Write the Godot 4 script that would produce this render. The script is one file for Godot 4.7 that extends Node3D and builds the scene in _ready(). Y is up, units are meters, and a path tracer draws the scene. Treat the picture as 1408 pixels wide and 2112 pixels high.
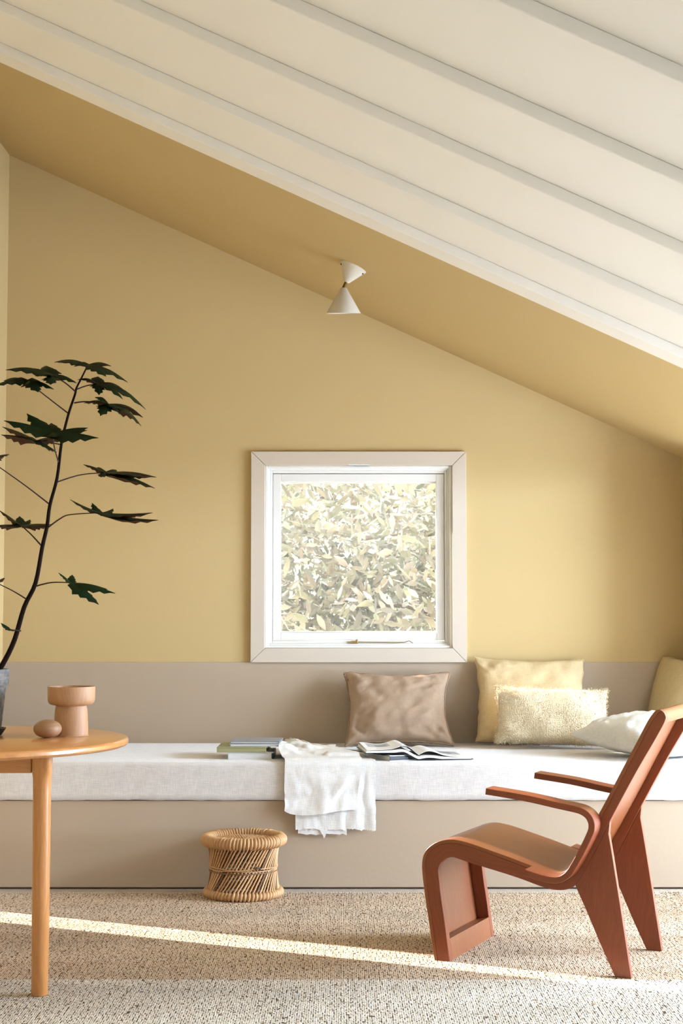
extends Node3D

# ------------------------------------------------------------------ mesh kit
class MB:
	# collects triangles given counter-clockwise as seen from outside
	var v := PackedVector3Array()
	var t := PackedVector2Array()
	var g := PackedInt32Array()
	func tri(a: Vector3, b: Vector3, c: Vector3, ua := Vector2.ZERO, ub := Vector2.ZERO, uc := Vector2.ZERO, sg := 0) -> void:
		v.append(a); v.append(b); v.append(c)
		t.append(ua); t.append(ub); t.append(uc)
		g.append(sg)
	func quad(a: Vector3, b: Vector3, c: Vector3, d: Vector3, ua := Vector2.ZERO, ub := Vector2.ZERO, uc := Vector2.ZERO, ud := Vector2.ZERO, sg := 0) -> void:
		tri(a, b, c, ua, ub, uc, sg)
		tri(a, c, d, ua, uc, ud, sg)
	func volume() -> float:
		var s := 0.0
		var o := v[0] if v.size() else Vector3.ZERO
		for i in range(0, v.size(), 3):
			s += (v[i] - o).dot((v[i + 1] - o).cross(v[i + 2] - o))
		return s
	func put(st: SurfaceTool, fix := true) -> void:
		var flip := fix and volume() < 0.0
		var last := -99
		for i in range(0, v.size(), 3):
			var k := int(g[i / 3])
			if k != last:
				st.set_smooth_group(k if k > 0 else -1)
				last = k
			var order: Array = [0, 1, 2] if flip else [0, 2, 1]
			for j in order:
				st.set_uv(t[i + j])
				st.add_vertex(v[i + j])
	func mesh(fix := true) -> ArrayMesh:
		var st := SurfaceTool.new()
		st.begin(Mesh.PRIMITIVE_TRIANGLES)
		put(st, fix)
		st.generate_normals()
		st.index()
		return st.commit()
	func move(x: Transform3D, from := 0) -> void:
		for i in range(from, v.size()):
			v[i] = x * v[i]

func mi(called: String, m: Mesh, mat: Material, parent: Node = null) -> MeshInstance3D:
	var o := MeshInstance3D.new()
	o.name = called
	o.mesh = m
	o.material_override = mat
	(parent if parent else self).add_child(o, true)
	return o

func root(called: String, label: String, category: String, at := Vector3.ZERO, turn := 0.0, group := "") -> Node3D:
	var o := Node3D.new()
	o.name = called
	add_child(o, true)
	o.position = at
	o.rotation.y = turn
	tag(o, label, category, group)
	return o

func tag(o: Node, label: String, category: String, group := "") -> Node:
	o.set_meta("label", label)
	o.set_meta("category", category)
	if group:
		o.set_meta("group", group)
	return o

func structure(o: Node, label := "", category := "") -> Node:
	o.set_meta("kind", "structure")
	if label:
		tag(o, label, category)
	return o

# box with chamfered edges, centre at c
func bx(m: MB, c: Vector3, s: Vector3, b := 0.0, x := Transform3D.IDENTITY) -> void:
	var from := m.v.size()
	var h := s / 2.0
	var a := h - Vector3(b, b, b)
	for axis in 3:
		for sgn: float in [-1.0, 1.0]:
			var u := (axis + 1) % 3
			var w := (axis + 2) % 3
			var p: Array[Vector3] = []
			var uv: Array[Vector2] = []
			for k: Vector2 in [Vector2(-1, -1), Vector2(1, -1), Vector2(1, 1), Vector2(-1, 1)]:
				var q := Vector3.ZERO
				q[axis] = sgn * h[axis]
				q[u] = k.x * a[u]
				q[w] = k.y * a[w]
				p.append(q + c)
				# the longest direction of the face runs along V
				uv.append(Vector2(q[w], q[u]) if s[u] > s[w] else Vector2(q[u], q[w]))
			if sgn > 0:
				m.quad(p[0], p[1], p[2], p[3], uv[0], uv[1], uv[2], uv[3])
			else:
				m.quad(p[3], p[2], p[1], p[0], uv[3], uv[2], uv[1], uv[0])
	if b > 0.0:
		for axis in 3:
			var u := (axis + 1) % 3
			var w := (axis + 2) % 3
			for su: float in [-1.0, 1.0]:
				for sw: float in [-1.0, 1.0]:
					var p: Array[Vector3] = []
					for k in 4:
						var q := Vector3.ZERO
						q[axis] = a[axis] * (-1.0 if k in [0, 3] else 1.0)
						q[u] = su * (h[u] if k < 2 else a[u])
						q[w] = sw * (a[w] if k < 2 else h[w])
						p.append(q + c)
					if su * sw > 0:
						m.quad(p[3], p[2], p[1], p[0])
					else:
						m.quad(p[0], p[1], p[2], p[3])
		for sx: float in [-1.0, 1.0]:
			for sy: float in [-1.0, 1.0]:
				for sz: float in [-1.0, 1.0]:
					var p1 := Vector3(sx * h.x, sy * a.y, sz * a.z) + c
					var p2 := Vector3(sx * a.x, sy * h.y, sz * a.z) + c
					var p3 := Vector3(sx * a.x, sy * a.y, sz * h.z) + c
					if sx * sy * sz > 0:
						m.tri(p1, p2, p3)
					else:
						m.tri(p3, p2, p1)
	if x != Transform3D.IDENTITY:
		m.move(x, from)

func box(s: Vector3, b := 0.002) -> ArrayMesh:
	var m := MB.new()
	bx(m, Vector3.ZERO, s, b)
	return m.mesh(false)

# turned shape: pr holds (radius, height) from bottom to top
func lathe(m: MB, pr: PackedVector2Array, n := 48, x := Transform3D.IDENTITY, uvk := 1.0) -> void:
	var from := m.v.size()
	var grp := 1
	var s := 0.0
	for i in pr.size() - 1:
		var p := pr[i]
		var q := pr[i + 1]
		if i > 0:
			var d0 := (p - pr[i - 1]).normalized()
			var d1 := (q - p).normalized()
			if d0.dot(d1) < 0.8:
				grp += 1
		var s2 := s + p.distance_to(q)
		for k in n:
			var a0 := TAU * k / n
			var a1 := TAU * (k + 1) / n
			var A := Vector3(p.x * cos(a0), p.y, -p.x * sin(a0))
			var B := Vector3(p.x * cos(a1), p.y, -p.x * sin(a1))
			var C := Vector3(q.x * cos(a1), q.y, -q.x * sin(a1))
			var D := Vector3(q.x * cos(a0), q.y, -q.x * sin(a0))
			var U0 := a0 * uvk * 0.06
			var U1 := a1 * uvk * 0.06
			if p.x > 1e-6:
				m.tri(A, B, C, Vector2(U0, s), Vector2(U1, s), Vector2(U1, s2), grp)
			if q.x > 1e-6:
				m.tri(A, C, D, Vector2(U0, s), Vector2(U1, s2), Vector2(U0, s2), grp)
		s = s2
	if x != Transform3D.IDENTITY:
		m.move(x, from)

func lathed(pr: PackedVector2Array, n := 48) -> ArrayMesh:
	var m := MB.new()
	lathe(m, pr, n)
	return m.mesh()

func tube(m: MB, pts: PackedVector3Array, r0: float, r1: float, n := 8, caps := true) -> void:
	var up := Vector3.UP
	var prev: Array[Vector3] = []
	var length := 0.0
	for i in pts.size():
		var d := (pts[mini(i + 1, pts.size() - 1)] - pts[maxi(i - 1, 0)]).normalized()
		if absf(d.dot(up)) > 0.95 and i == 0:
			up = Vector3.RIGHT
		var side := d.cross(up).normalized()
		up = side.cross(d).normalized()
		var r := lerpf(r0, r1, float(i) / (pts.size() - 1))
		var ring: Array[Vector3] = []
		for k in n:
			var a := TAU * k / n
			ring.append(pts[i] + (side * cos(a) + up * sin(a)) * r)
		if i > 0:
			var l2 := length + pts[i].distance_to(pts[i - 1])
			for k in n:
				var k2 := (k + 1) % n
				m.quad(prev[k], prev[k2], ring[k2], ring[k], Vector2(float(k) / n * 0.05, length), Vector2(float(k + 1) / n * 0.05, length), Vector2(float(k + 1) / n * 0.05, l2), Vector2(float(k) / n * 0.05, l2), 1)
			length = l2
		if caps and (i == 0 or i == pts.size() - 1):
			for k in n:
				var k2 := (k + 1) % n
				if i == 0:
					m.tri(pts[0], ring[k2], ring[k])
				else:
					m.tri(pts[i], ring[k], ring[k2])
		prev = ring

func spline(p: PackedVector3Array, per := 5) -> PackedVector3Array:
	var o := PackedVector3Array()
	for i in p.size() - 1:
		var a := p[maxi(i - 1, 0)]
		var d := p[mini(i + 2, p.size() - 1)]
		for k in per:
			o.append(p[i].cubic_interpolate(p[i + 1], a, d, float(k) / per))
	o.append(p[p.size() - 1])
	return o

func spline2(p: PackedVector2Array, per := 4) -> PackedVector2Array:
	var o := PackedVector2Array()
	for i in p.size() - 1:
		var a := p[maxi(i - 1, 0)]
		var d := p[mini(i + 2, p.size() - 1)]
		for k in per:
			o.append(p[i].cubic_interpolate(p[i + 1], a, d, float(k) / per))
	o.append(p[p.size() - 1])
	return o

# a bent bar: outer and inner contours in the x-y plane, thick from z0 to z1, chamfered by b
func bent(m: MB, o: PackedVector2Array, i: PackedVector2Array, z0: float, z1: float, b := 0.0015) -> void:
	var n := o.size()
	var s := 0.0
	for k in n - 1:
		var s2 := s + (0.5 * (o[k] + i[k])).distance_to(0.5 * (o[k + 1] + i[k + 1]))
		var ring := []
		for j in [k, k + 1]:
			var d := (i[j] - o[j]).normalized() * b
			if o[j].distance_to(i[j]) < 3.0 * b:
				d = Vector2.ZERO
			var oo := o[j]
			var ii := i[j]
			ring.append([Vector3(oo.x + d.x, oo.y + d.y, z0), Vector3(oo.x, oo.y, z0 + b), Vector3(oo.x, oo.y, z1 - b), Vector3(oo.x + d.x, oo.y + d.y, z1), Vector3(ii.x - d.x, ii.y - d.y, z1), Vector3(ii.x, ii.y, z1 - b), Vector3(ii.x, ii.y, z0 + b), Vector3(ii.x - d.x, ii.y - d.y, z0)])
		var wid := [0.0, 0.0, z1 - z0, z1 - z0, z1 - z0 + 0.04, z1 - z0 + 0.04, 0.04, 0.0]
		for e in 8:
			var f := (e + 1) % 8
			var ue: float = [0.0, 0.0, z1 - z0, 0.0, 0.045, 0.0, z1 - z0, 0.045][e]
			var uf: float = [0.0, z1 - z0, z1 - z0, 0.045, 0.045, z1 - z0, z1 - z0, 0.0][e]
			m.quad(ring[0][e], ring[1][e], ring[1][f], ring[0][f], Vector2(ue, s), Vector2(ue, s2), Vector2(uf, s2), Vector2(uf, s), e + 1)
		if k == 0:
			_cap(m, ring[0])
		if k == n - 2:
			_cap(m, ring[1], true)
		s = s2

func _cap(m: MB, r: Array, rev := false) -> void:
	for k in range(1, 7):
		if rev:
			m.tri(r[0], r[k + 1], r[k], Vector2.ZERO, Vector2(0.01, 0.02), Vector2(0.02, 0.01))
		else:
			m.tri(r[0], r[k], r[k + 1], Vector2.ZERO, Vector2(0.01, 0.02), Vector2(0.02, 0.01))

# flat board: polygon in the x-y plane, from z0 to z1; ang turns the grain
func board(m: MB, p: PackedVector2Array, z0: float, z1: float, ang := 0.0, b := 0.0015) -> void:
	var poly := p.duplicate()
	if Geometry2D.is_polygon_clockwise(poly):
		poly.reverse()
	var inset: Array = Geometry2D.offset_polygon(poly, -b)
	var inner: PackedVector2Array = poly
	if b > 0.0:
		inner = PackedVector2Array()
		var n0 := poly.size()
		for k in n0:
			var d0 := (poly[k] - poly[(k + n0 - 1) % n0]).normalized()
			var d1 := (poly[(k + 1) % n0] - poly[k]).normalized()
			var nn := (Vector2(-d0.y, d0.x) + Vector2(-d1.y, d1.x)).normalized()
			inner.append(poly[k] + nn * b)
	var idx := Geometry2D.triangulate_polygon(inner)
	for q in range(0, idx.size(), 3):
		var a := inner[idx[q]]
		var c := inner[idx[q + 1]]
		var d := inner[idx[q + 2]]
		if (c - a).cross(d - a) < 0.0:
			var h := c
			c = d
			d = h
		m.tri(Vector3(a.x, a.y, z1), Vector3(c.x, c.y, z1), Vector3(d.x, d.y, z1), a.rotated(ang), c.rotated(ang), d.rotated(ang))
		m.tri(Vector3(a.x, a.y, z0), Vector3(d.x, d.y, z0), Vector3(c.x, c.y, z0), a.rotated(ang), d.rotated(ang), c.rotated(ang))
	var n := poly.size()
	for k in n:
		var k2 := (k + 1) % n
		var A := poly[k]
		var B := poly[k2]
		var AI := inner[k]
		var BI := inner[k2]
		var l := A.distance_to(B)
		m.quad(Vector3(A.x, A.y, z0 + b), Vector3(B.x, B.y, z0 + b), Vector3(B.x, B.y, z1 - b), Vector3(A.x, A.y, z1 - b), Vector2(0, 0), Vector2(0, l), Vector2(z1 - z0, l), Vector2(z1 - z0, 0))
		if b > 0.0:
			m.quad(Vector3(A.x, A.y, z1 - b), Vector3(B.x, B.y, z1 - b), Vector3(BI.x, BI.y, z1), Vector3(AI.x, AI.y, z1))
			m.quad(Vector3(AI.x, AI.y, z0), Vector3(BI.x, BI.y, z0), Vector3(B.x, B.y, z0 + b), Vector3(A.x, A.y, z0 + b))

# closed sheet over a grid: f(u, v) gives the middle surface, thickness th
func sheet(m: MB, nu: int, nv: int, f: Callable, th: float, uvs := Vector2.ONE) -> void:
	var P := []
	for j in nv + 1:
		var row := []
		for i in nu + 1:
			row.append(f.call(float(i) / nu, float(j) / nv))
		P.append(row)
	var N := []
	for j in nv + 1:
		var row := []
		for i in nu + 1:
			var du: Vector3 = P[j][mini(i + 1, nu)] - P[j][maxi(i - 1, 0)]
			var dv: Vector3 = P[mini(j + 1, nv)][i] - P[maxi(j - 1, 0)][i]
			row.append(du.cross(dv).normalized() * th / 2.0)
		N.append(row)
	for j in nv:
		for i in nu:
			var ua := Vector2(float(i) / nu, float(j) / nv) * uvs
			var ub := Vector2(float(i + 1) / nu, float(j) / nv) * uvs
			var uc := Vector2(float(i + 1) / nu, float(j + 1) / nv) * uvs
			var ud := Vector2(float(i) / nu, float(j + 1) / nv) * uvs
			m.quad(P[j][i] + N[j][i], P[j][i + 1] + N[j][i + 1], P[j + 1][i + 1] + N[j + 1][i + 1], P[j + 1][i] + N[j + 1][i], ua, ub, uc, ud, 1)
			m.quad(P[j + 1][i] - N[j + 1][i], P[j + 1][i + 1] - N[j + 1][i + 1], P[j][i + 1] - N[j][i + 1], P[j][i] - N[j][i], ud, uc, ub, ua, 2)
	for j in nv:
		m.quad(P[j][0] + N[j][0], P[j + 1][0] + N[j + 1][0], P[j + 1][0] - N[j + 1][0], P[j][0] - N[j][0])
		m.quad(P[j + 1][nu] + N[j + 1][nu], P[j][nu] + N[j][nu], P[j][nu] - N[j][nu], P[j + 1][nu] - N[j + 1][nu])
	for i in nu:
		m.quad(P[0][i + 1] + N[0][i + 1], P[0][i] + N[0][i], P[0][i] - N[0][i], P[0][i + 1] - N[0][i + 1])
		m.quad(P[nv][i] + N[nv][i], P[nv][i + 1] + N[nv][i + 1], P[nv][i + 1] - N[nv][i + 1], P[nv][i] - N[nv][i])

# ------------------------------------------------------------------ materials
var tex := {}

func noise(f: float, sd: int, oct := 3) -> FastNoiseLite:
	var n := FastNoiseLite.new()
	n.noise_type = FastNoiseLite.TYPE_SIMPLEX_SMOOTH
	n.frequency = f
	n.seed = sd
	n.fractal_octaves = oct
	return n

func grain_texture(sd: int, fine: float, figure: float) -> ImageTexture:
	# wood grain running along V, as light brown-grey variation round white
	var w := 384
	var h := 768
	var d := PackedByteArray()
	d.resize(w * h * 3)
	var a := noise(0.035, sd, 3)
	var b := noise(0.3, sd + 1, 2)
	var c := noise(0.012, sd + 2, 2)
	for y in h:
		for x in w:
			var warp := c.get_noise_2d(x * 0.6, y * 0.35) * 26.0
			var bands := a.get_noise_2d((x + warp) * 2.2, y * 0.10)
			var fib := b.get_noise_2d(x * 2.0, y * 0.035)
			var l := 0.90 + figure * bands + fine * fib
			l = clampf(l, 0.0, 1.0)
			var k := (y * w + x) * 3
			d[k] = int(255.0 * clampf(l + 0.03, 0, 1))
			d[k + 1] = int(255.0 * clampf(pow(l, 1.3) * 1.03, 0, 1))
			d[k + 2] = int(255.0 * clampf(pow(l, 1.7) * 1.06, 0, 1))
	return ImageTexture.create_from_image(Image.create_from_data(w, h, false, Image.FORMAT_RGB8, d))

func weave_textures() -> Array:
	# plain woven cloth with slubs: [colour, height]
	var n := 512
	var d := PackedByteArray()
	var e := PackedByteArray()
	d.resize(n * n * 3)
	e.resize(n * n)
	var wa := noise(0.02, 31, 2)
	var wb := noise(0.02, 32, 2)
	var cl := noise(0.012, 33, 3)
	for y in n:
		for x in n:
			var k := y * n + x
			var sa := wa.get_noise_2d(x * 12.0, y * 0.7)
			var sb := wb.get_noise_2d(x * 0.7, y * 12.0)
			var thread := 0.5 + 0.25 * sin(TAU * x / 4.0) * signf(sin(TAU * y / 8.0)) + 0.25 * sin(TAU * y / 4.0)
			var l := 0.955 + 0.05 * sa + 0.05 * sb + 0.025 * cl.get_noise_2d(x, y)
			d[k * 3] = int(255 * clampf(l, 0, 1))
			d[k * 3 + 1] = int(255 * clampf(l * 0.998, 0, 1))
			d[k * 3 + 2] = int(255 * clampf(l * 0.992, 0, 1))
			e[k] = int(255 * clampf(0.35 + 0.25 * thread + 0.3 * (sa + sb), 0, 1))
	return [ImageTexture.create_from_image(Image.create_from_data(n, n, false, Image.FORMAT_RGB8, d)), ImageTexture.create_from_image(Image.create_from_data(n, n, false, Image.FORMAT_L8, e))]

func rug_textures() -> Array:
	# hand-woven rug, 1.4 m a side at a pixel per millimetre: rows of loops that run along V
	var n := 1400
	var d := PackedByteArray()
	var e := PackedByteArray()
	d.resize(n * n * 3)
	e.resize(n * n)
	var rng := RandomNumberGenerator.new()
	rng.seed = 77
	var rw := 6
	var rows := n / rw + 1
	var cols := [Color(0.91, 0.87, 0.81), Color(0.87, 0.82, 0.75), Color(0.94, 0.91, 0.86), Color(0.80, 0.74, 0.66), Color(0.88, 0.85, 0.80), Color(0.66, 0.58, 0.49), Color(0.42, 0.35, 0.28)]
	var odds := PackedFloat32Array([0.30, 0.25, 0.23, 0.11, 0.075, 0.025, 0.01])
	for r in rows:
		var y := 0
		var tone := rng.randf_range(-0.02, 0.02)
		while y < n:
			var ll := rng.randi_range(7, 15)
			if y + ll + 6 > n:
				ll = n - y
			var pick := rng.randf()
			var ci := 0
			while ci < 6 and pick > odds[ci]:
				pick -= odds[ci]
				ci += 1
			var c: Color = cols[ci]
			var br := 1.0 + tone + rng.randf_range(-0.05, 0.05)
			var lift := rng.randf_range(0.75, 1.0) * (0.7 if ci >= 5 else 1.0)
			var skew := rng.randi_range(-1, 1)
			for yy in range(y, y + ll):
				var fy := (yy - y + 0.5) / ll * 2.0 - 1.0
				for xx in rw:
					var fx := (xx + 0.5) / rw * 2.0 - 1.0
					var hh := sqrt(maxf(0.0, 1.0 - fx * fx * 0.95)) * sqrt(maxf(0.0, 1.0 - pow(absf(fy), 3.0) * 0.9)) * lift
					var px := posmod(r * rw + xx + skew, n)
					var k := yy * n + px
					var q := br * (0.86 + 0.14 * hh)
					d[k * 3] = int(clampf(c.r * q, 0, 1) * 255)
					d[k * 3 + 1] = int(clampf(c.g * q, 0, 1) * 255)
					d[k * 3 + 2] = int(clampf(c.b * q, 0, 1) * 255)
					e[k] = int(clampf(hh, 0, 1) * 255)
			y += ll
	return [ImageTexture.create_from_image(Image.create_from_data(n, n, false, Image.FORMAT_RGB8, d)), ImageTexture.create_from_image(Image.create_from_data(n, n, false, Image.FORMAT_L8, e))]

func noise_height(f: float, sd: int, oct := 4, size := 512) -> NoiseTexture2D:
	var t := NoiseTexture2D.new()
	t.width = size
	t.height = size
	t.seamless = true
	t.noise = noise(f, sd, oct)
	return t

func paint(c: Color, rough := 0.85, bump := 0.02) -> StandardMaterial3D:
	var m := StandardMaterial3D.new()
	m.albedo_color = c
	m.roughness = rough
	m.metallic_specular = 0.35
	if bump > 0.0:
		m.heightmap_enabled = true
		m.heightmap_texture = tex.fine
		m.heightmap_scale = bump
		m.uv1_triplanar = true
		m.uv1_scale = Vector3(1.6, 1.6, 1.6)
	return m

func wood(c: Color, t: Texture2D, rough := 0.42, coat := 0.0) -> StandardMaterial3D:
	var m := StandardMaterial3D.new()
	m.albedo_color = c
	m.albedo_texture = t
	m.uv1_scale = Vector3(4.0, 1.6, 1.0)
	m.roughness = rough
	if coat > 0.0:
		m.clearcoat_enabled = true
		m.clearcoat = coat
		m.clearcoat_roughness = 0.12
	return m

func cloth(c: Color, scale := 2.2, bump := 0.05) -> StandardMaterial3D:
	var m := StandardMaterial3D.new()
	m.albedo_color = c
	m.albedo_texture = tex.weave[0]
	m.roughness = 0.95
	m.metallic_specular = 0.2
	m.uv1_triplanar = true
	m.uv1_scale = Vector3(scale, scale, scale)
	m.heightmap_enabled = true
	m.heightmap_texture = tex.weave[1]
	m.heightmap_scale = bump
	return m

func plain(c: Color, rough := 0.6, metal := 0.0) -> StandardMaterial3D:
	var m := StandardMaterial3D.new()
	m.albedo_color = c
	m.roughness = rough
	m.metallic = metal
	return m

const BACK := -0.899        # face of the back wall
const LEFT := -1.49
const RIGHT := 1.505
const FRONT := 7.4          # wall behind the camera
const SLOPE := -0.455       # fall of the roof towards +x
const ROOF := 2.4216        # its height at x = 0

func roof_y(x: float) -> float:
	return ROOF + SLOPE * x

func _ready() -> void:
	_camera_and_light()
	tex.fine = noise_height(0.05, 5)
	tex.weave = weave_textures()
	tex.grain = grain_texture(11, 0.05, 0.07)
	tex.oak = grain_texture(23, 0.045, 0.055)
	tex.rug = rug_textures()
	_room()
	_window()
	_outside()
	_rug()
	_daybed()
	_pillows()
	_books()
	_throw()
	_table()
	_chair()
	_stool()
	_plant()
	_lamp()

# ------------------------------------------------------------------ camera and light
func _camera_and_light() -> void:
	var cam := Camera3D.new()
	cam.name = "camera"
	add_child(cam)
	cam.position = Vector3(0, 1.0484, 6.0589)
	cam.rotation_degrees = Vector3(3.662, 0, 0)
	cam.fov = 36.0
	cam.near = 0.05
	cam.far = 200.0
	cam.current = true
	var env := Environment.new()
	env.background_mode = Environment.BG_SKY
	var sky := Sky.new()
	var sm := ProceduralSkyMaterial.new()
	sm.sky_top_color = Color(0.86, 0.885, 0.92)
	sm.sky_horizon_color = Color(0.96, 0.955, 0.94)
	sm.ground_bottom_color = Color(0.55, 0.53, 0.48)
	sm.ground_horizon_color = Color(0.9, 0.9, 0.88)
	sm.sun_angle_max = 1.0
	sky.sky_material = sm
	env.sky = sky
	env.background_energy_multiplier = 4.8
	env.ambient_light_source = Environment.AMBIENT_SOURCE_DISABLED
	env.tonemap_mode = Environment.TONE_MAPPER_LINEAR
	env.tonemap_exposure = 0.95
	env.sdfgi_enabled = true
	env.ssao_enabled = true
	env.ssil_enabled = true
	var we := WorldEnvironment.new()
	we.name = "environment"
	we.environment = env
	add_child(we)
	# low sun from beyond the left wall: it enters by the tall narrow gap there
	var sun := DirectionalLight3D.new()
	sun.name = "sun"
	add_child(sun)
	var el := deg_to_rad(31.0)
	var az := deg_to_rad(25.6)
	var to := Vector3(cos(az) * cos(el), -sin(el), sin(az) * cos(el))
	sun.look_at_from_position(Vector3(0, 5, 0), Vector3(0, 5, 0) + to, Vector3.UP)
	sun.light_color = Color(1.0, 0.985, 0.97)
	sun.light_energy = 5.0
	sun.light_angular_distance = 0.5
	sun.shadow_enabled = true
	# lamps added out of frame for the daylight from the right: one aimed down,
	# one tilted up to brighten the ceiling
	var high_l := AreaLight3D.new()
	high_l.name = "bay_down_light"
	high_l.area_size = Vector2(2.4, 0.8)
	add_child(high_l)
	high_l.position = Vector3(4.22, 1.70, 1.25)
	high_l.rotation_degrees = Vector3(-42, 90, 0)
	high_l.light_color = Color(0.79, 0.88, 1.0)
	high_l.light_energy = 44.0
	high_l.shadow_enabled = true
	high_l.area_range = 14.0
	var low_l := AreaLight3D.new()
	low_l.name = "bay_up_fill"
	low_l.area_size = Vector2(2.4, 0.8)
	add_child(low_l)
	low_l.position = Vector3(4.10, 0.55, 1.25)
	low_l.rotation_degrees = Vector3(45, 90, 0)
	low_l.light_color = Color(0.80, 0.88, 1.0)
	low_l.light_energy = 34.0
	low_l.shadow_enabled = true
	low_l.area_range = 14.0
	# weak fill lamp added behind the camera for surfaces facing it
	var fl := AreaLight3D.new()
	fl.name = "camera_fill"
	fl.area_size = Vector2(2.4, 1.7)
	add_child(fl)
	fl.position = Vector3(0.2, 1.0, 7.3)
	fl.light_color = Color(0.80, 0.88, 1.0)
	fl.light_energy = 0.8
	fl.shadow_enabled = true
	fl.area_range = 14.0

# ------------------------------------------------------------------ setting
func _room() -> void:
	var yellow := paint(Color(0.77, 0.668, 0.47))
	var greige := paint(Color(0.70, 0.625, 0.535))
	var white := paint(Color(0.945, 0.92, 0.88), 0.7)
	tex.m_yellow = yellow
	tex.m_greige = greige
	tex.m_white = white
	# floor boards of pale plaster-white wood, nearly all under the rug
	var fm := MB.new()
	bx(fm, Vector3(1.45, -0.05, 3.2), Vector3(6.4, 0.1, 8.6))
	structure(mi("floor", fm.mesh(false), paint(Color(0.70, 0.645, 0.575), 0.6)), "pale greige floor showing as a strip between rug and bench", "floor")
	var fb := MB.new()  # white reflector added out of view to bounce light up to the slope
	bx(fb, Vector3(3.02, 0.003, 3.2), Vector3(2.9, 0.006, 7.4))
	structure(mi("floor", fb.mesh(false), white), "white reflector added on the unseen bay floor beyond the right edge", "floor")
	# back wall round the window opening
	var wx0 := -0.345
	var wx1 := 0.497
	var wy0 := 0.884
	var wy1 := 1.703
	var bw := MB.new()
	var zc := BACK - 0.10
	bx(bw, Vector3((-1.75 + wx0) / 2, 1.7, zc), Vector3(wx0 + 1.75, 3.5, 0.2))
	bx(bw, Vector3((1.75 + wx1) / 2, 1.7, zc), Vector3(1.75 - wx1, 3.5, 0.2))
	bx(bw, Vector3((wx0 + wx1) / 2, (wy1 + 3.45) / 2, zc), Vector3(wx1 - wx0, 3.45 - wy1, 0.2))
	bx(bw, Vector3((wx0 + wx1) / 2, (wy0 - 0.05) / 2, zc), Vector3(wx1 - wx0, wy0 + 0.05, 0.2))
	var back := mi("wall_back", bw.mesh(false), yellow)
	structure(back, "ochre yellow gable wall with a greige band above the bench", "wall")
	var band := MB.new()
	bx(band, Vector3((LEFT + RIGHT) / 2, 0.42, BACK + 0.001), Vector3(RIGHT - LEFT, 0.825, 0.006), 0.001)
	mi("painted_band", band.mesh(false), greige, back)
	# left wall
	var lw := MB.new()
	# thin at the upright gap beyond the frame, where the sun comes in
	var g0 := 0.30
	var g1 := 0.50
	bx(lw, Vector3(LEFT - 0.03, 1.7, (BACK - 0.2 + g0) / 2), Vector3(0.06, 3.5, g0 - BACK + 0.2))
	bx(lw, Vector3(LEFT - 0.03, 1.7, (g1 + FRONT + 0.2) / 2), Vector3(0.06, 3.5, FRONT + 0.2 - g1))
	bx(lw, Vector3(LEFT - 0.03, 2.7, (g0 + g1) / 2), Vector3(0.06, 1.5, g1 - g0))
	var left := mi("wall_left", lw.mesh(false), yellow)
	structure(left, "ochre yellow side wall seen as a sliver at left edge", "wall")
	var lb := MB.new()
	bx(lb, Vector3(LEFT + 0.001, 0.42, -0.44), Vector3(0.006, 0.825, 0.9), 0.001)
	mi("painted_band", lb.mesh(false), greige, left)
	# right wall of the niche; the room widens into a bay beyond it
	var rw := MB.new()
	bx(rw, Vector3(RIGHT + 0.06, 1.2, -0.83), Vector3(0.12, 2.5, 0.54))
	bx(rw, Vector3(3.05, 1.2, -0.63), Vector3(3.0, 2.5, 0.14))
	var right := mi("wall_right", rw.mesh(false), yellow)
	structure(right, "ochre yellow wall closing the bench niche on the right", "wall")
	# bay beyond the frame: laid out to hold the daylight lamps; solid wall, flat ceiling
	var dw := MB.new()
	var bz := 4.47
	bx(dw, Vector3(bz, 1.2, 3.5), Vector3(0.14, 2.6, 8.0))
	bx(dw, Vector3(3.03, 2.42, 3.4), Vector3(3.06, 0.14, 8.2))
	bx(dw, Vector3(1.575, 2.1, 3.4), Vector3(0.1, 0.75, 8.2))
	structure(mi("wall_bay", dw.mesh(false), white), "white bay walls beyond the right edge", "wall")
	var ww := MB.new()  # unseen wall, coloured darker to keep bounce light off the battens
	bx(ww, Vector3(1.45, 1.7, FRONT + 0.1), Vector3(6.4, 3.6, 0.2))
	structure(mi("wall_front", ww.mesh(false), tex.m_greige), "greige wall behind the camera, toned to bounce less light", "wall")
	# glowing panels added out of view: right-hand daylight, and fill behind the camera
	for k in 2:
		var gm := StandardMaterial3D.new()
		gm.albedo_color = Color(0.95, 0.95, 0.93)
		gm.roughness = 0.9
		gm.emission_enabled = true
		gm.emission = Color(0.80, 0.88, 1.0)
		gm.emission_energy_multiplier = 1.2
		var wmb := MB.new()
		if k == 0:
			bx(wmb, Vector3(4.34, 1.2, 1.25), Vector3(0.02, 2.1, 2.4), 0.004)
		else:
			bx(wmb, Vector3(0.2, 1.0, 7.37), Vector3(2.4, 1.7, 0.02), 0.004)
		var w := mi("window_%d" % (k + 2), wmb.mesh(false), gm)
		structure(w, ["glowing panel added for the right-hand daylight out of frame", "glowing fill panel added behind the camera"][k], "window")
		var fr := MB.new()
		if k == 0:
			for s: float in [-1.0, 1.0]:
				bx(fr, Vector3(4.36, 1.2, 1.25 + s * 1.23), Vector3(0.06, 2.2, 0.06), 0.004)
				bx(fr, Vector3(4.36, 1.2 + s * 1.07, 1.25), Vector3(0.06, 0.06, 2.4), 0.004)
		else:
			for s: float in [-1.0, 1.0]:
				bx(fr, Vector3(0.2 + s * 1.23, 1.0, 7.37), Vector3(0.06, 1.82, 0.05), 0.004)
				bx(fr, Vector3(0.2, 1.0 + s * 0.88, 7.37), Vector3(2.4, 0.06, 0.05), 0.004)
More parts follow.
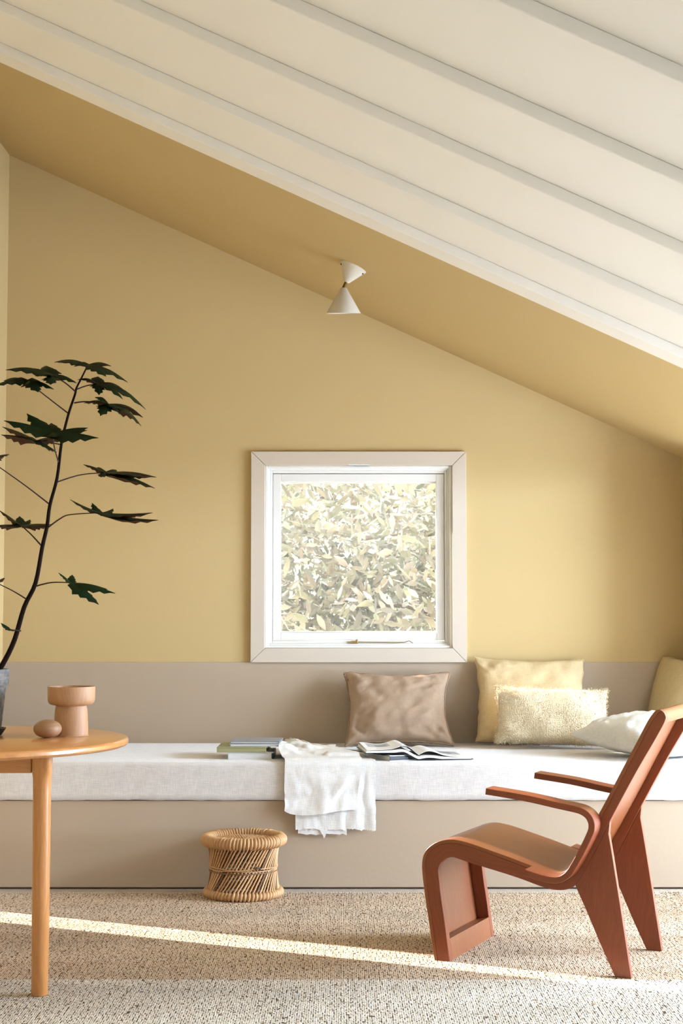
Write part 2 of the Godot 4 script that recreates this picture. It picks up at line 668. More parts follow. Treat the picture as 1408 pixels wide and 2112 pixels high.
		mi("panel_frame", fr.mesh(false), white, w)
	# sloped ceiling: yellow over the niche, white boards with battens over the room
	var ang := atan(SLOPE)
	var tilt := Transform3D(Basis(Vector3.BACK, ang), Vector3(0, ROOF, 0))
	var cm := MB.new()
	# in the tilted frame the underside lies at y = 0
	bx(cm, Vector3(-0.05, 0.1, (0.80 + FRONT) / 2 + 0.1), Vector3(3.62, 0.2, FRONT - 0.80 + 0.3))
	var ceil := mi("ceiling", cm.mesh(false), white)
	ceil.transform = tilt
	structure(ceil, "white sloping board ceiling with narrow battens falling to the right", "ceiling")
	var ym := MB.new()
	bx(ym, Vector3(-0.02, 0.1, (BACK - 0.2 + 0.80) / 2), Vector3(3.66, 0.2, 0.80 - BACK + 0.2))
	mi("soffit", ym.mesh(false), yellow, ceil).set_meta("label", "ochre yellow strip of ceiling over the bench")
	var tm := MB.new()
	bx(tm, Vector3(-0.05, -0.016, 0.8815), Vector3(3.62, 0.032, 0.132), 0.002)
	mi("edge_board", tm.mesh(false), white, ceil)
	for z: float in [1.428, 1.995, 2.498, 3.036, 3.58, 4.13, 4.68, 5.23, 5.78]:
		var bm := MB.new()
		bx(bm, Vector3(-0.05, -0.016, z - 0.024), Vector3(3.62, 0.032, 0.048), 0.002)
		mi("batten", bm.mesh(false), white, ceil)

func _window() -> void:
	var trim := paint(Color(0.80, 0.745, 0.67), 0.55, 0.0)
	var gloss := paint(Color(0.90, 0.885, 0.855), 0.4, 0.0)
	var w := Node3D.new()
	w.name = "window_1"
	add_child(w, true)
	w.position = Vector3(0.0755, 1.296, BACK)
	structure(w, "square white framed window in the middle of the yellow wall", "window")
	# casing of four mitred boards
	var ox := 0.4745
	var oy := 0.4645
	var ix := 0.4125
	var iy := 0.4025
	var g := 0.0007
	for k in 4:
		var cm := MB.new()
		var p: PackedVector2Array
		if k % 2 == 0:
			p = PackedVector2Array([Vector2(-ox + g, oy), Vector2(ox - g, oy), Vector2(ix - g, iy), Vector2(-ix + g, iy)])
		else:
			p = PackedVector2Array([Vector2(-ox, -oy + g), Vector2(-ox, oy - g), Vector2(-ix, iy - g), Vector2(-ix, -iy + g)])
		if k >= 2:
			for q in p.size():
				p[q] = -p[q]
		board(cm, p, -0.002, 0.021, 0.0, 0.002)
		mi("casing_board", cm.mesh(), trim, w)
	# stepped lining
	var lm := MB.new()
	var steps := [[0.4125, 0.4025, 0.006, 0.012], [0.4025, 0.3925, -0.006, 0.010], [0.393, 0.383, -0.014, 0.012]]
	for s: Array in steps:
		var hx: float = s[0]
		var hy: float = s[1]
		var zf: float = s[2]
		var t: float = s[3]
		for sg: float in [-1.0, 1.0]:
			bx(lm, Vector3(sg * (hx - t / 2), 0, zf - 0.06), Vector3(t, hy * 2, 0.12), 0.002)
			bx(lm, Vector3(0, sg * (hy - t / 2), zf - 0.06), Vector3(hx * 2 - 2 * t, t, 0.12), 0.002)
	mi("frame_lining", lm.mesh(false), gloss, w)
	# sash: four rails round the glass, 2 mm clear of the lining
	var sx := 0.3785
	var sy := 0.3685
	var t2 := 0.034
	for k in 4:
		var sm := MB.new()
		if k < 2:
			var sg := -1.0 if k == 0 else 1.0
			bx(sm, Vector3(sg * (sx - t2 / 2), 0, -0.045), Vector3(t2, sy * 2, 0.05), 0.002)
		else:
			var sg := -1.0 if k == 2 else 1.0
			bx(sm, Vector3(0, sg * (sy - t2 / 2), -0.0455), Vector3(sx * 2 - 2 * t2, t2, 0.049), 0.002)
			bx(sm, Vector3(0, sg * (sy - t2 - 0.003), -0.052), Vector3(sx * 2 - 2 * t2, 0.006, 0.03), 0.001)
		mi("sash_rail", sm.mesh(false), gloss, w)
	var pane := StandardMaterial3D.new()
	pane.albedo_color = Color(0.95, 0.97, 0.96, 0.05)
	pane.transparency = BaseMaterial3D.TRANSPARENCY_ALPHA
	pane.roughness = 0.02
	pane.metallic_specular = 0.12
	var pm := MB.new()
	bx(pm, Vector3(0, 0, -0.056), Vector3((sx - t2) * 2 + 0.004, (sy - t2) * 2 + 0.004, 0.004))
	mi("pane", pm.mesh(false), pane, w)
	var vm := MB.new()
	bx(vm, Vector3(0.0, 0.4055, 0.012), Vector3(0.095, 0.006, 0.022), 0.0015)
	mi("vent_strip", vm.mesh(false), gloss, w)
	# brass stay along the bottom rail
	var brass := plain(Color(0.66, 0.56, 0.36), 0.35, 0.9)
	var sm2 := MB.new()
	var y := -0.376
	tube(sm2, PackedVector3Array([Vector3(-0.02, y, 0.0), Vector3(0.06, y - 0.001, 0.004), Vector3(0.165, y - 0.002, 0.004), Vector3(0.20, y - 0.001, 0.004), Vector3(0.222, y + 0.006, 0.004), Vector3(0.238, y - 0.004, 0.004)]), 0.0026, 0.0022, 6)
	var stay := mi("casement_stay", sm2.mesh(), brass, w)
	var hm := MB.new()
	bx(hm, Vector3(-0.018, y, -0.005), Vector3(0.034, 0.013, 0.016), 0.003)
	bx(hm, Vector3(-0.008, y + 0.004, 0.004), Vector3(0.010, 0.016, 0.008), 0.002)
	mi("stay_bracket", hm.mesh(false), brass, stay)

# ------------------------------------------------------------------ what stands outside
func _outside() -> void:
	var rng := RandomNumberGenerator.new()
	rng.seed = 5
	var gm := MB.new()
	bx(gm, Vector3(0, -0.75, -14.2), Vector3(40, 0.5, 26))
	structure(mi("ground", gm.mesh(false), plain(Color(0.62, 0.60, 0.48), 0.95)), "pale ground outside the window", "ground")
	var bk := MB.new()  # pale bank added to cover bright sky between the leaves
	bx(bk, Vector3.ZERO, Vector3(40, 0.5, 16), 0.0, Transform3D(Basis(Vector3.RIGHT, deg_to_rad(38.0)), Vector3(0, 3.6, -14.0)))
	structure(mi("added_bank", bk.mesh(false), plain(Color(0.80, 0.79, 0.70), 1.0)), "pale bank added behind the trees outside to close bright sky gaps", "hill")
	var bark := plain(Color(0.60, 0.53, 0.46), 0.95)
	var leafm := StandardMaterial3D.new()
	leafm.albedo_color = Color(1, 1, 1)
	leafm.vertex_color_use_as_albedo = true
	leafm.roughness = 0.8
	leafm.backlight_enabled = true
	leafm.backlight = Color(0.8, 0.8, 0.76)
	# one leaf blade, shared
	var lm := MB.new()
	sheet(lm, 2, 4, func(u: float, v: float) -> Vector3:
		var ww := 0.36 * sin(PI * clampf(v * 0.96 + 0.02, 0, 1))
		return Vector3((u - 0.5) * ww, -absf(u - 0.5) * 0.12 + 0.08 * sin(v * 2.0), v - 0.5), 0.012)
	var leaf := lm.mesh()
	var spots := [[Vector3(-0.75, -0.5, -4.2), 2.9, 0.95, "pale green shrub filling the left of the window view"], [Vector3(0.75, -0.5, -4.0), 2.7, 0.95, "pale grey-green shrub filling the right of the window view"], [Vector3(0.1, -0.5, -5.8), 4.2, 1.7, "tall pale tree behind the two shrubs outside the window"]]
	for s: Array in spots:
		var at: Vector3 = s[0]
		var hgt: float = s[1]
		var rad: float = s[2]
		var tr := root("shrub" if rad < 1.2 else "tree", s[3], "shrub" if rad < 1.2 else "tree", at)
		var tm := MB.new()
		var tips := PackedVector3Array()
		tube(tm, spline(PackedVector3Array([Vector3(0, 0, 0), Vector3(0.05, hgt * 0.35, 0.02), Vector3(-0.04, hgt * 0.7, 0.0), Vector3(0.02, hgt * 0.95, 0)])), 0.045, 0.01, 8)
		mi("trunk", tm.mesh(), bark, tr)
		var bm := MB.new()
		for k in 16:
			var h0 := hgt * rng.randf_range(0.15, 0.8)
			var a := rng.randf() * TAU
			var l := rad * rng.randf_range(0.6, 1.0)
			var p1 := Vector3(0, h0, 0)
			var p3 := Vector3(cos(a) * l, h0 + rng.randf_range(-0.05, 0.55), sin(a) * l)
			tube(bm, spline(PackedVector3Array([p1, p1.lerp(p3, 0.5) + Vector3(0, 0.06, 0), p3]), 4), 0.014, 0.004, 5)
			tips.append(p3)
			tips.append(p1.lerp(p3, 0.6))
		mi("branches", bm.mesh(), bark, tr).set_meta("kind", "stuff")
		var mm := MultiMesh.new()
		mm.transform_format = MultiMesh.TRANSFORM_3D
		mm.use_colors = true
		mm.mesh = leaf
		var count := 8000 if rad < 1.2 else 10000
		mm.instance_count = count
		for k in count:
			var p := Vector3.ZERO
			if k % 3 == 0:
				p = tips[rng.randi() % tips.size()] + Vector3(rng.randfn(), rng.randfn(), rng.randfn()) * 0.16
			else:
				var a := rng.randf() * TAU
				var rr := rad * pow(rng.randf(), 0.45)
				p = Vector3(cos(a) * rr, hgt * rng.randf_range(0.1, 1.0), sin(a) * rr)
			var sc := rng.randf_range(0.06, 0.13)
			var b := Basis(Vector3(rng.randfn(), rng.randfn(), rng.randfn()).normalized(), rng.randf() * TAU).scaled(Vector3.ONE * sc)
			mm.set_instance_transform(k, Transform3D(b, p))
			var pick := rng.randf()
			var c := Color(0.80, 0.80, 0.715)  # pale leaf tones stand in for overexposure and haze outside
			if pick < 0.3:
				c = Color(0.84, 0.805, 0.74)
			elif pick < 0.5:
				c = Color(0.72, 0.75, 0.655)
			elif pick < 0.62:
				c = Color(0.85, 0.785, 0.745)
			elif pick < 0.7:
				c = Color(0.61, 0.585, 0.53)
			mm.set_instance_color(k, c * rng.randf_range(0.85, 1.1))
		var fo := MultiMeshInstance3D.new()
		fo.name = "foliage"
		fo.multimesh = mm
		fo.material_override = leafm
		fo.set_meta("kind", "stuff")
		tr.add_child(fo, true)

# ------------------------------------------------------------------ rug
func _rug() -> void:
	var rm := StandardMaterial3D.new()
	rm.albedo_texture = tex.rug[0]
	rm.vertex_color_use_as_albedo = true
	rm.roughness = 0.97
	rm.metallic_specular = 0.15
	rm.heightmap_enabled = true
	rm.heightmap_texture = tex.rug[1]
	rm.heightmap_scale = 0.14
	rm.uv1_scale = Vector3(1.0 / 1.4, 1.0 / 1.4, 1)
	var x0 := -1.47
	var x1 := 1.5
	var z0 := 0.118
	var z1 := 6.8
	var h := 0.0065
	var bl := noise(1.3, 91, 3)
	var st := SurfaceTool.new()
	st.begin(Mesh.PRIMITIVE_TRIANGLES)
	var zs := PackedFloat32Array()
	var zz := z0
	while zz < 3.2:
		zs.append(zz)
		zz += 0.03
	zs.append(4.5)
	zs.append(z1)
	# from this line towards the room the rug colour is paler and cooler, sharply bounded
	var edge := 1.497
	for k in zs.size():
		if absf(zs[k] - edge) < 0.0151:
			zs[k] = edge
	var nx := 60
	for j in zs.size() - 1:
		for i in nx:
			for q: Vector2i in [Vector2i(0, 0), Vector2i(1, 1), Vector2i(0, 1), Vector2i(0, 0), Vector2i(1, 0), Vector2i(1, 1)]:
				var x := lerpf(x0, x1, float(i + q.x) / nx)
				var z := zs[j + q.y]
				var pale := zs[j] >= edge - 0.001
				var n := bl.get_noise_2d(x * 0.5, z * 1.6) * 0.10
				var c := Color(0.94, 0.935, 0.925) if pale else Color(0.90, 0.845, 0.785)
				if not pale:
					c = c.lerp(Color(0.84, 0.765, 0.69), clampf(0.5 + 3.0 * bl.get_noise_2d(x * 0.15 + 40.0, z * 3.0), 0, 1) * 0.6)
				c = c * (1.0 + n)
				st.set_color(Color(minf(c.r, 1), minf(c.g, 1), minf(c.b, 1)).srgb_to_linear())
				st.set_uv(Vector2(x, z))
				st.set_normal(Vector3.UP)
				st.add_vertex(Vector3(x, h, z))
	# its thickness
	var sides := [[Vector3(x0, 0, z0), Vector3(x1, 0, z0), Vector3(0, 0, -1)], [Vector3(x1, 0, z0), Vector3(x1, 0, z1), Vector3(1, 0, 0)], [Vector3(x1, 0, z1), Vector3(x0, 0, z1), Vector3(0, 0, 1)], [Vector3(x0, 0, z1), Vector3(x0, 0, z0), Vector3(-1, 0, 0)]]
	for s: Array in sides:
		var a: Vector3 = s[0]
		var b: Vector3 = s[1]
		var u := Vector3(0, h, 0)
		for p: Vector3 in [a, b, b + u, a, b + u, a + u]:
			st.set_color(Color(0.55, 0.48, 0.40))
			st.set_uv(Vector2(p.x + p.z, p.y))
			st.set_normal(s[2])
			st.add_vertex(p)
	st.index()
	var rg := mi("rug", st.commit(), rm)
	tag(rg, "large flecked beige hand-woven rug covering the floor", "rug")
	# short fringe along the edge by the bench, longer tufts at its right end
	var fm := MB.new()
	var rng := RandomNumberGenerator.new()
	rng.seed = 8
	var x := x0
	while x < x1:
		var long := 0.012 if x < 0.9 else 0.035
		for q in 2:
			var a := Vector3(x + rng.randf_range(-0.004, 0.004), 0.007, z0 + 0.004)
			var d := Vector3(rng.randf_range(-0.6, 0.6), 0, -1).normalized() * long * rng.randf_range(0.5, 1.1)
			tube(fm, PackedVector3Array([a, a + d * 0.5 + Vector3(0, 0.004, 0), a + d + Vector3(0, -0.004, 0)]), 0.0016, 0.0010, 4, false)
		x += 0.009
	for k in 26:
		var a := Vector3(rng.randf_range(1.02, 1.42), 0.009, rng.randf_range(0.14, 0.24))
		var d := Vector3(rng.randf_range(-1, 1), 0, rng.randf_range(-0.7, 0.7)).normalized() * rng.randf_range(0.02, 0.05)
		tube(fm, PackedVector3Array([a, a + d * 0.5 + Vector3(0, 0.006, 0), a + d]), 0.0016, 0.0010, 4, false)
	var fr := mi("fringe", fm.mesh(false), plain(Color(0.80, 0.74, 0.66), 0.95), rg)
	fr.set_meta("kind", "stuff")

# ------------------------------------------------------------------ daybed
func _daybed() -> void:
	var bm := MB.new()
	bx(bm, Vector3((LEFT + RIGHT) / 2, 0.1705, -0.4465), Vector3(RIGHT - LEFT - 0.004, 0.327, 0.873), 0.0015)
	bx(bm, Vector3((LEFT + RIGHT) / 2, 0.004, -0.46), Vector3(RIGHT - LEFT - 0.004, 0.008, 0.84))
	tag(mi("bench_base", bm.mesh(false), tex.m_greige), "long greige built-in bench base under the white mattress", "bench")
	# mattress: soft edges, slightly uneven lower hem
	var n := noise(2.2, 55, 3)
	var mb := MB.new()
	var x0 := LEFT + 0.004
	var x1 := RIGHT - 0.004
	var y0 := 0.3365
	var y1 := 0.48
	var zf := 0.004
	var zb := BACK + 0.006
	var nx := 150
	var prof: Array[Vector2] = [Vector2(zb, y0), Vector2(zb, y1 - 0.012), Vector2(zb + 0.012, y1)]
	for k in range(1, 12):
		prof.append(Vector2(lerpf(zb + 0.012, zf - 0.014, k / 12.0), y1))
	for k in 7:
		var a := PI / 2 - PI / 2 * k / 6.0
		prof.append(Vector2(zf - 0.014 + 0.014 * cos(a), y1 - 0.014 + 0.014 * sin(a)))
	prof.append(Vector2(zf, 0.44))
	prof.append(Vector2(zf, 0.40))
	prof.append(Vector2(zf, 0.36))
	prof.append(Vector2(zf, y0 + 0.006))
	prof.append(Vector2(zf - 0.006, y0))
	var pt := func(i: int, j: int) -> Vector3:
		var x := lerpf(x0, x1, float(i) / nx)
		var p: Vector2 = prof[j]
		var y := p.y
		var z := p.x
		if j > 2:
			y += 0.0022 * n.get_noise_2d(x * 1.4, z * 2.0)
		if j > 14:
			z += 0.0045 * n.get_noise_2d(x * 1.1, y * 2.0 + 9.0)
			if j >= prof.size() - 2:
				y += 0.0028 * n.get_noise_2d(x * 6.0, 30.0)
		return Vector3(x, y, z)
	for i in nx:
		for j in prof.size():
			var j2 := (j + 1) % prof.size()
			var grp := 1 if j > 1 and j < prof.size() - 1 else 0
			mb.quad(pt.call(i, j), pt.call(i, j2), pt.call(i + 1, j2), pt.call(i + 1, j), Vector2.ZERO, Vector2.ZERO, Vector2.ZERO, Vector2.ZERO, grp)
	for k in range(1, prof.size() - 1):
		mb.tri(pt.call(0, 0), pt.call(0, k + 1), pt.call(0, k))
		mb.tri(pt.call(nx, 0), pt.call(nx, k), pt.call(nx, k + 1))
	var lin := cloth(Color(0.86, 0.835, 0.81), 2.4, 0.06)
	lin.rim_enabled = true
	lin.rim = 1.0
	lin.rim_tint = 0.3
	tag(mi("mattress", mb.mesh(), lin), "long off-white linen mattress lying on the greige bench", "mattress")

# ------------------------------------------------------------------ pillows
# stuffed cushion in its own axes: width along x, height along y, front towards +z
func pillow_mesh(w: float, h: float, t: float, pinch: float, crease: float, sd: int, full := 0.42, flop := 0.0, back := 1.0) -> ArrayMesh:
	var n := noise(3.2, sd, 3)
	var n2 := noise(9.0, sd + 1, 2)
	var m := MB.new()
	var N := 44
	var f := func(i: int, j: int, side: float) -> Vector3:
		var u := sin((2.0 * i / N - 1.0) * PI / 2)
		var v := sin((2.0 * j / N - 1.0) * PI / 2)
		var x := u * w / 2 * (1.0 - pinch * (1.0 - v * v))
		var y := v * h / 2 * (1.0 - pinch * (1.0 - u * u))
		var e := (1.0 - u * u) * (1.0 - v * v)
		var z := pow(maxf(e, 0.0), full) * t / 2
		z *= 1.0 - 0.12 * v
		# creases that run in from the corners and along the seams
		var cr := absf(u * v)
		var wr := n.get_noise_2d(x * 2.2 + side * 7.0, y * 2.2) * crease * (0.4 + 0.9 * cr) * minf(1.0, e * 6.0)
		wr += n2.get_noise_2d((x + y) * 2.6, (x - y) * 0.6 + side) * crease * 0.6 * cr * minf(1.0, e * 9.0)
		wr -= crease * 0.9 * pow(absf(n.get_noise_2d(x * 1.1 - y * 0.9 + 20.0 * side, y * 2.4)), 0.5) * minf(1.0, e * 3.0) * 0.4
		z += wr
		z = maxf(z, 0.0015 if e > 0.0 else 0.0)
		if side < 0.0:
			z *= back
		var bend := flop * (u * u * 0.5 + v * 0.3)
		return Vector3(x + n.get_noise_2d(y * 3.0, 50.0) * 0.006, y + n.get_noise_2d(x * 3.0, 80.0) * 0.006, z * side + bend)
	for side: float in [1.0, -1.0]:
		for i in N:
			for j in N:
				var a: Vector3 = f.call(i, j, side)
				var b: Vector3 = f.call(i + 1, j, side)
				var c: Vector3 = f.call(i + 1, j + 1, side)
				var d: Vector3 = f.call(i, j + 1, side)
				if side > 0:
					m.quad(a, b, c, d, Vector2.ZERO, Vector2.ZERO, Vector2.ZERO, Vector2.ZERO, 1)
				else:
					m.quad(d, c, b, a, Vector2.ZERO, Vector2.ZERO, Vector2.ZERO, Vector2.ZERO, 2)
	return m.mesh()

func pillow_edge(w: float, h: float, pinch: float, r: float, sd: int, flop := 0.0) -> ArrayMesh:
	var n := noise(3.2, sd, 3)
	var rough := noise(60.0, sd + 4, 2)
	var pts := PackedVector3Array()
	for side in 4:
		for k in 40:
			var s := sin((k / 20.0 - 1.0) * PI / 2)
			var u: float = [s, 1.0, -s, -1.0][side]
			var v: float = [-1.0, s, 1.0, -s][side]
			var x := u * w / 2 * (1.0 - pinch * (1.0 - v * v))
			var y := v * h / 2 * (1.0 - pinch * (1.0 - u * u))
			var q := Vector3(x + n.get_noise_2d(y * 3.0, 50.0) * 0.006, y + n.get_noise_2d(x * 3.0, 80.0) * 0.006, flop * (u * u * 0.5 + v * 0.3))
			q += Vector3(rough.get_noise_2d(x, y), rough.get_noise_2d(y, x + 9.0), rough.get_noise_2d(x + 5.0, y)) * 0.0035
			pts.append(q)
	pts.append(pts[0])
	var m := MB.new()
	tube(m, pts, r, r, 6, false)
	return m.mesh()

func _pillows() -> void:
	# brown linen cushion
	var br := cloth(Color(0.685, 0.585, 0.49), 3.0, 0.05)
	var p := root("pillow", "taupe brown linen pillow with frayed edging, left of the cream ones", "pillow", Vector3(0.242, 0.478, -0.705), 0.03, "pillows on the daybed")
	var o := mi("cover", pillow_mesh(0.455, 0.335, 0.17, 0.115, 0.030, 3), br, p)
	var tilt := Transform3D(Basis(Vector3.RIGHT, deg_to_rad(-27.0)), Vector3(0, 0.148, -0.04))
	o.transform = tilt
	var pe := mi("edging", pillow_edge(0.457, 0.337, 0.115, 0.006, 3), cloth(Color(0.60, 0.50, 0.41), 6.0, 0.1), p)
	pe.transform = tilt
	var lb := mi("label_tab", box(Vector3(0.013, 0.010, 0.003), 0.0005), plain(Color(0.10, 0.09, 0.09), 0.8), p)
	lb.set_meta("label", "small black tab at the corner")
	lb.transform = tilt * Transform3D(Basis.IDENTITY, Vector3(-0.206, 0.128, 0.012))
	rest(p)
	# large cream cushion
	var cream := cloth(Color(0.84, 0.745, 0.575), 3.0, 0.04)
	p = root("pillow", "large smooth cream yellow pillow standing behind the fleecy one", "pillow", Vector3(0.818, 0.478, -0.76), 0.0, "pillows on the daybed")
	o = mi("cover", pillow_mesh(0.475, 0.375, 0.15, 0.07, 0.016, 14), cream, p)
	o.transform = Transform3D(Basis(Vector3.RIGHT, deg_to_rad(-17.0)) * Basis(Vector3.BACK, -0.02), Vector3(0, 0.178, -0.05))
	o = mi("seam", pillow_edge(0.475, 0.375, 0.07, 0.0028, 14), cream, p)
	o.transform = Transform3D(Basis(Vector3.RIGHT, deg_to_rad(-17.0)) * Basis(Vector3.BACK, -0.02), Vector3(0, 0.178, -0.05))
	rest(p)
	# fleecy cushion
	var fl := cloth(Color(0.90, 0.825, 0.685), 3.0, 0.0)
	fl.heightmap_texture = noise_height(0.06, 17, 4)
	fl.heightmap_scale = 0.45
	fl.uv1_scale = Vector3(4.5, 4.5, 4.5)
	fl.rim_enabled = true
	fl.rim = 0.2
	p = root("pillow", "small oblong fleecy cream pillow in front of the large cream one", "pillow", Vector3(0.885, 0.478, -0.575), 0.02, "pillows on the daybed")
	var fm := pillow_mesh(0.475, 0.245, 0.15, 0.05, 0.018, 25, 0.36)
	o = mi("cover", fm, fl, p)
	o.transform = Transform3D(Basis(Vector3.RIGHT, deg_to_rad(-22.0)) * Basis(Vector3.BACK, -0.04), Vector3(0, 0.112, -0.03))
	var fz := MB.new()
	var rng := RandomNumberGenerator.new()
	rng.seed = 71
	var arr: PackedVector3Array = fm.surface_get_arrays(0)[Mesh.ARRAY_VERTEX]
	var nor: PackedVector3Array = fm.surface_get_arrays(0)[Mesh.ARRAY_NORMAL]
	for k in 9000:
		var i := rng.randi() % arr.size()
		var a := arr[i] + Vector3(rng.randfn(), rng.randfn(), 0) * 0.004
		if nor[i].z < -0.3:
			continue
		var d := (nor[i] + Vector3(rng.randfn(), rng.randfn(), rng.randfn()) * 0.55).normalized() * rng.randf_range(0.004, 0.009)
		var s := d.cross(Vector3(rng.randfn(), rng.randfn(), rng.randfn())).normalized() * 0.0011
		fz.quad(a - s, a + s, a + d + s * 0.3, a + d - s * 0.3)
	var fo := mi("pile", fz.mesh(false), fl, p)
	fo.transform = o.transform
	fo.set_meta("kind", "stuff")
	rest(p)
	# pale pillow lying behind the chair
	p = root("pillow", "pale off-white pillow lying flat behind the wooden chair", "pillow", Vector3(1.215, 0.478, -0.27), 0.0, "pillows on the daybed")
	var pale := cloth(Color(0.88, 0.865, 0.825), 3.0, 0.04)
	o = mi("cover", pillow_mesh(0.47, 0.42, 0.235, 0.06, 0.024, 36, 0.36, 0.0, 0.5), pale, p)
	o.transform = Transform3D(Basis(Vector3.UP, 0.62) * Basis(Vector3.RIGHT, deg_to_rad(-86.0)), Vector3(0.02, 0.075, 0.0))
	rest(p)
	# beige cushion against the right wall
	p = root("pillow", "upright beige yellow cushion leaning on the right wall in the corner", "pillow", Vector3(1.40, 0.478, -0.70), 0.0, "pillows on the daybed")
	var bg := cloth(Color(0.80, 0.72, 0.56), 3.0, 0.03)
	o = mi("cover", pillow_mesh(0.37, 0.37, 0.11, 0.02, 0.004, 47, 0.30), bg, p)
	o.transform = Transform3D(Basis(Vector3.BACK, deg_to_rad(-13.0)) * Basis(Vector3.UP, deg_to_rad(-78.0)), Vector3(0.012, 0.178, 0.0))
	rest(p)

# lowers or lifts a pillow so that it lies on the mattress
func rest(p: Node3D, top := 0.48) -> void:
	var low := 9.0
	for c: MeshInstance3D in p.get_children():
		for k: Vector3 in c.mesh.surface_get_arrays(0)[Mesh.ARRAY_VERTEX]:
			low = minf(low, (c.transform * k).y)
	p.position.y = top + 0.0005 - low

# ------------------------------------------------------------------ books
func book(called: String, label: String, s: Vector3, at: Vector3, turn: float, cover: Material, pages: Material, group: String, spine_side := -1.0) -> Node3D:
	var b := root(called, label, "magazine" if called == "magazine" else "book", at, turn, group)
	var c := 0.0022
	var cm := MB.new()
	bx(cm, Vector3(0, c / 2, 0), Vector3(s.x, c, s.z), 0.0005)
	bx(cm, Vector3(0, s.y - c / 2, 0), Vector3(s.x, c, s.z), 0.0005)
	bx(cm, Vector3(spine_side * (s.x / 2 - c / 2), s.y / 2, 0), Vector3(c, s.y - 2 * c, s.z), 0.0003)
	mi("cover", cm.mesh(false), cover, b)
	var pm := MB.new()
	bx(pm, Vector3(spine_side * 0.001, s.y / 2, 0), Vector3(s.x - 0.008, s.y - 2 * c, s.z - 0.008), 0.0005)
	mi("pages", pm.mesh(false), pages, b)
	return b

func page_material() -> StandardMaterial3D:
	var m := StandardMaterial3D.new()
	m.albedo_color = Color(0.93, 0.915, 0.88)
	m.roughness = 0.8
	return m

